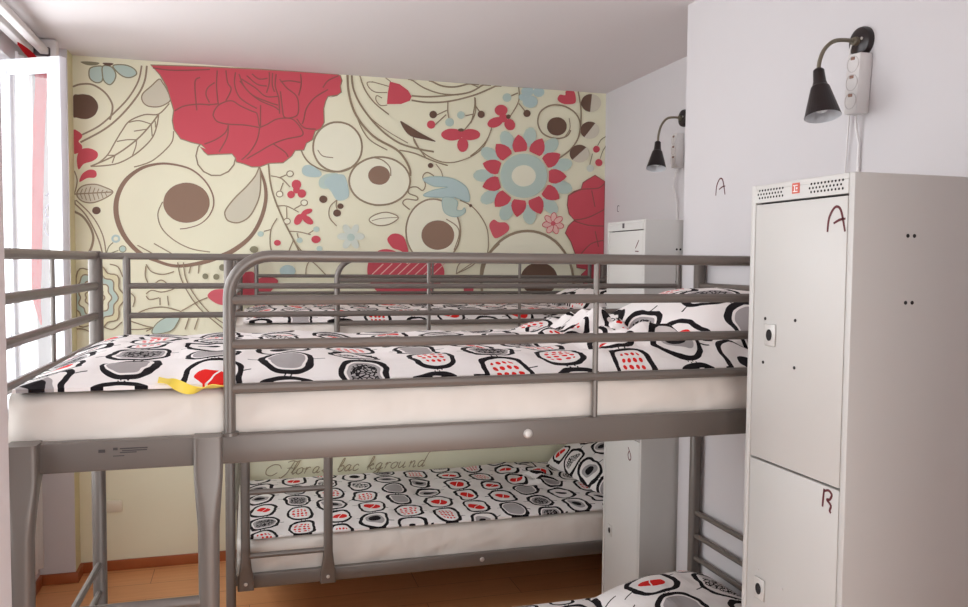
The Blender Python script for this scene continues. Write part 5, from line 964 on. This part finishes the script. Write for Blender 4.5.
# near locker, three doors
Y0 = 1.239
lk1, W_, D_ = make_locker(1.06, Y0, 1.556, 1.7475, .556, (1.7095, 1.1565, .603, .05), (('A', .0475, 1.6625, .050, .0375, .0048), ('B', .047, 1.128, .034, .034, .0048)),
    'tall light grey steel locker at the right with doors lettered A and B', ((1.475-Y0, 1.4285), (1.489-Y0, .877), (1.489-Y0, .33)))
for y_, n_ in ((W_-.026, 9), (.124, 10)):
    b = B()
    for k in range(3):
        for i in range(n_): disc_x(b, y_-(.5 if k != 1 else 0)*.0095-i*.0098, 1.7195+.0078*k, .0025)
    put('vent_panel', b, 'hole', lk1, smooth=0)
b = B(); box(b, (-.0008, .154, 1.7205), (.001, .177, 1.7415)); bd_ = tag(put('badge', b, 'logo', lk1, smooth=0), 'small orange-red maker badge')
b = B()
for lo, hi in (((.1735, 1.7355), (.1595, 1.7375)), ((.1735, 1.7235), (.1595, 1.7255)), ((.170, 1.7255), (.1675, 1.7355)), ((.164, 1.7285), (.160, 1.7325))): box(b, (-.0013, hi[0], lo[1]), (-.0007, lo[0], hi[1]))
put('badge_print', b, 'white_plastic', bd_, smooth=0)
for y, z in ((1.495, 1.462), (1.396, 1.465), (1.4985, 1.368), (1.395, 1.369), (1.497, .915), (1.415, .905)):
    b = B(); disc_x(b, y-Y0, z, .0034 if z > 1 else .0025); put('rivet_hole', b, 'hole' if z > 1 else 'socket', lk1, smooth=0)
for z in (1.633, 1.508):
    for x in (.122, .137):
        b = B(); disc_y(b, x, z, .0038); put('side_hole', b, 'hole', lk1, smooth=0)
# far locker, two doors
Y0 = 2.835
lk2, W_, D_ = make_locker(1.467, Y0, 3.178, 1.7475, .54, (1.710, .878, .05), (('C', .068, 1.645, .05, .042, .005), ('D', .10, .815, .045, .042, .005)),
    'light grey steel locker at the far end between the two bunk beds', ((3.095-Y0, 1.30), (3.102-Y0, .449)))
for y_ in (W_-.03, .11):
    b = B()
    for k in range(3):
        for i in range(8): disc_x(b, y_-i*.010, 1.7195+.008*k, .0017)
    put('vent_panel', b, 'socket', lk2, smooth=0)
b = B(); box(b, (-.0008, .18, 1.719), (.001, .198, 1.739)); tag(put('badge', b, 'marker_grey', lk2, smooth=0), 'small dark maker badge')
for z in (1.633, 1.507):
    for x in (.137, .153):
        b = B(); disc_y(b, x, z, .0045); put('side_hole', b, 'hole', lk2, smooth=0)

# hand-lettered bed marks on the white wall
tag(put('letter_mark', glyph('A', .062, .047, .0048, lambda a, c: (XN-.0003, 2.568-a, 1.852+c)), 'marker', wn_, smooth=0), 'hand-written dark red A on the wall')
tag(put('letter_mark', glyph('c', .045, .03, .005, lambda a, c: (XF-.0003, 4.22-a, 1.884+c)), 'marker_grey', wr, smooth=0), 'hand-written C on the wall')

# ------------------------------------------------------------------ wall lamps and power strips
def make_lamp(loc, label, drop=.0, tilt=.0):
    t = empty('wall_lamp', loc, label, 'wall lamp', 'black gooseneck wall lamps')
    rot = Matrix.Rotation(-PI/2, 4, 'Y')
    b = B(); lathe(b, [(0, .022), (.03, .021), (.038, .016), (.041, .008), (.041, 0), (0, 0)], rot, 32); put('wall_base', b, 'black_metal', t)
    b = B(); lathe(b, [(0, .004), (.004, .003), (.004, 0)], Matrix.Translation((-.0205, -.018, .004)) @ rot, 10); put('screw', b, 'bolt', t)
    b = B(); lathe(b, [(0, .034), (.011, .034), (.0125, .02), (.0125, .0)], rot, 18); put('collar', b, 'gooseneck', t)
    q = 1+drop/.09; P = cat_rom([(-.022, 0, 0), (-.062, .002, .001), (-.095, .004, -.005*q), (-.122, .005, -.028*q), (-.136, .005, -.060*q), (-.139, .005, -.090*q)], False, 6)
    b = B(); tube(b, P, .0055, 12); put('gooseneck', b, 'gooseneck', t)
    ax = Matrix.Translation((-.139, .005, -.082-drop)) @ Matrix.Rotation(-.22, 4, 'X') @ Matrix.Rotation(PI+.04+tilt, 4, 'Y')
    sh_ = [(.0, .0), (.011, .0), (.0145, .004), (.0165, .035), (.0195, .046), (.024, .052), (.047, .135), (.0465, .1355), (.0235, .056), (.0, .048)]
    b = B(); lathe(b, sh_[:8], ax, 32); lathe(b, [(.0465, .1355), (.0235, .056), (0, .05)], ax, 32, 1)
    s_ = put('lamp_shade', b, ['black_metal', 'shade_inside'], t, recalc=False)
    for p in s_.data.polygons: pass
    b = B(); lathe(b, [(.011, .05), (.012, .075), (.02, .092), (.0215, .104), (.017, .117), (.008, .123), (0, .1245)], ax, 20); put('bulb', b, 'bulb', s_)
    return t
def make_strip(loc, rx, label, cordpts):
    t = empty('power_strip', loc, label, 'power strip', 'white power strips on the wall'); t.rotation_euler = (rx, 0, 0)
    b = B(); box(b, (-.042, -.026, -.081), (0, .026, .081), .006); put('casing', b, 'white_plastic', t)
    for z in (.052, .003, -.046):
        b = B(); lathe(b, [(0, -.004), (.0195, -.004), (.0205, .001), (.0225, .001), (.0225, -.002)], Matrix.Translation((-.0422, .0, z)) @ Matrix.Rotation(-PI/2, 4, 'Y'), 24); so = put('socket', b, 'socket', t)
        b = B()
        for dy, dz in ((-.0095, -.006), (.0095, -.006)): lathe(b, [(0, .001), (.0028, .0008), (.0028, 0)], Matrix.Translation((-.0392, dy, z+dz)) @ Matrix.Rotation(-PI/2, 4, 'Y'), 8)
        put('pin_hole', b, 'hole', so, smooth=0)
        b = B(); box(b, (-.0445, -.006, z+.011), (-.038, .008, z+.019), .001); put('contact', b, 'copper', so)
    b = B(); tube(b, cordpts, .0042, 8); put('power_cord', b, 'white_plastic', t)
    return t
lamp1 = make_lamp((XN, 1.880, 2.187), 'black gooseneck wall lamp above the tall locker')
make_lamp((XF, 3.505, 2.272), 'black gooseneck wall lamp above the far locker, partly behind the wall corner', .035, .12)
b = B(); tube(b, cat_rom([(-.030, .008, -.002), (-.034, .012, -.03), (-.016, .02, -.07), (-.012, .033, -.2), (-.008, .05, -.40), (-.006, .055, -.52)], False, 5), .0024, 8); put('lamp_cord', b, 'white_plastic', lamp1)
make_strip((XN, 1.872, 2.070), .06, 'white three-socket power strip hanging below the lamp above the tall locker', [(-.02, 0, -.084), (-.018, 0, -.11), (-.008, -.005, -.16), (-.006, -.01, -.30), (-.006, -.012, -.44)])
make_strip((XF, 3.535, 2.12), .02, 'white power strip beside the wall corner above the far locker', [(-.02, 0, -.084), (-.022, .02, -.13), (-.02, .03, -.17), (-.012, .0, -.25), (-.008, .005, -.38), (-.006, .0, -.50)])
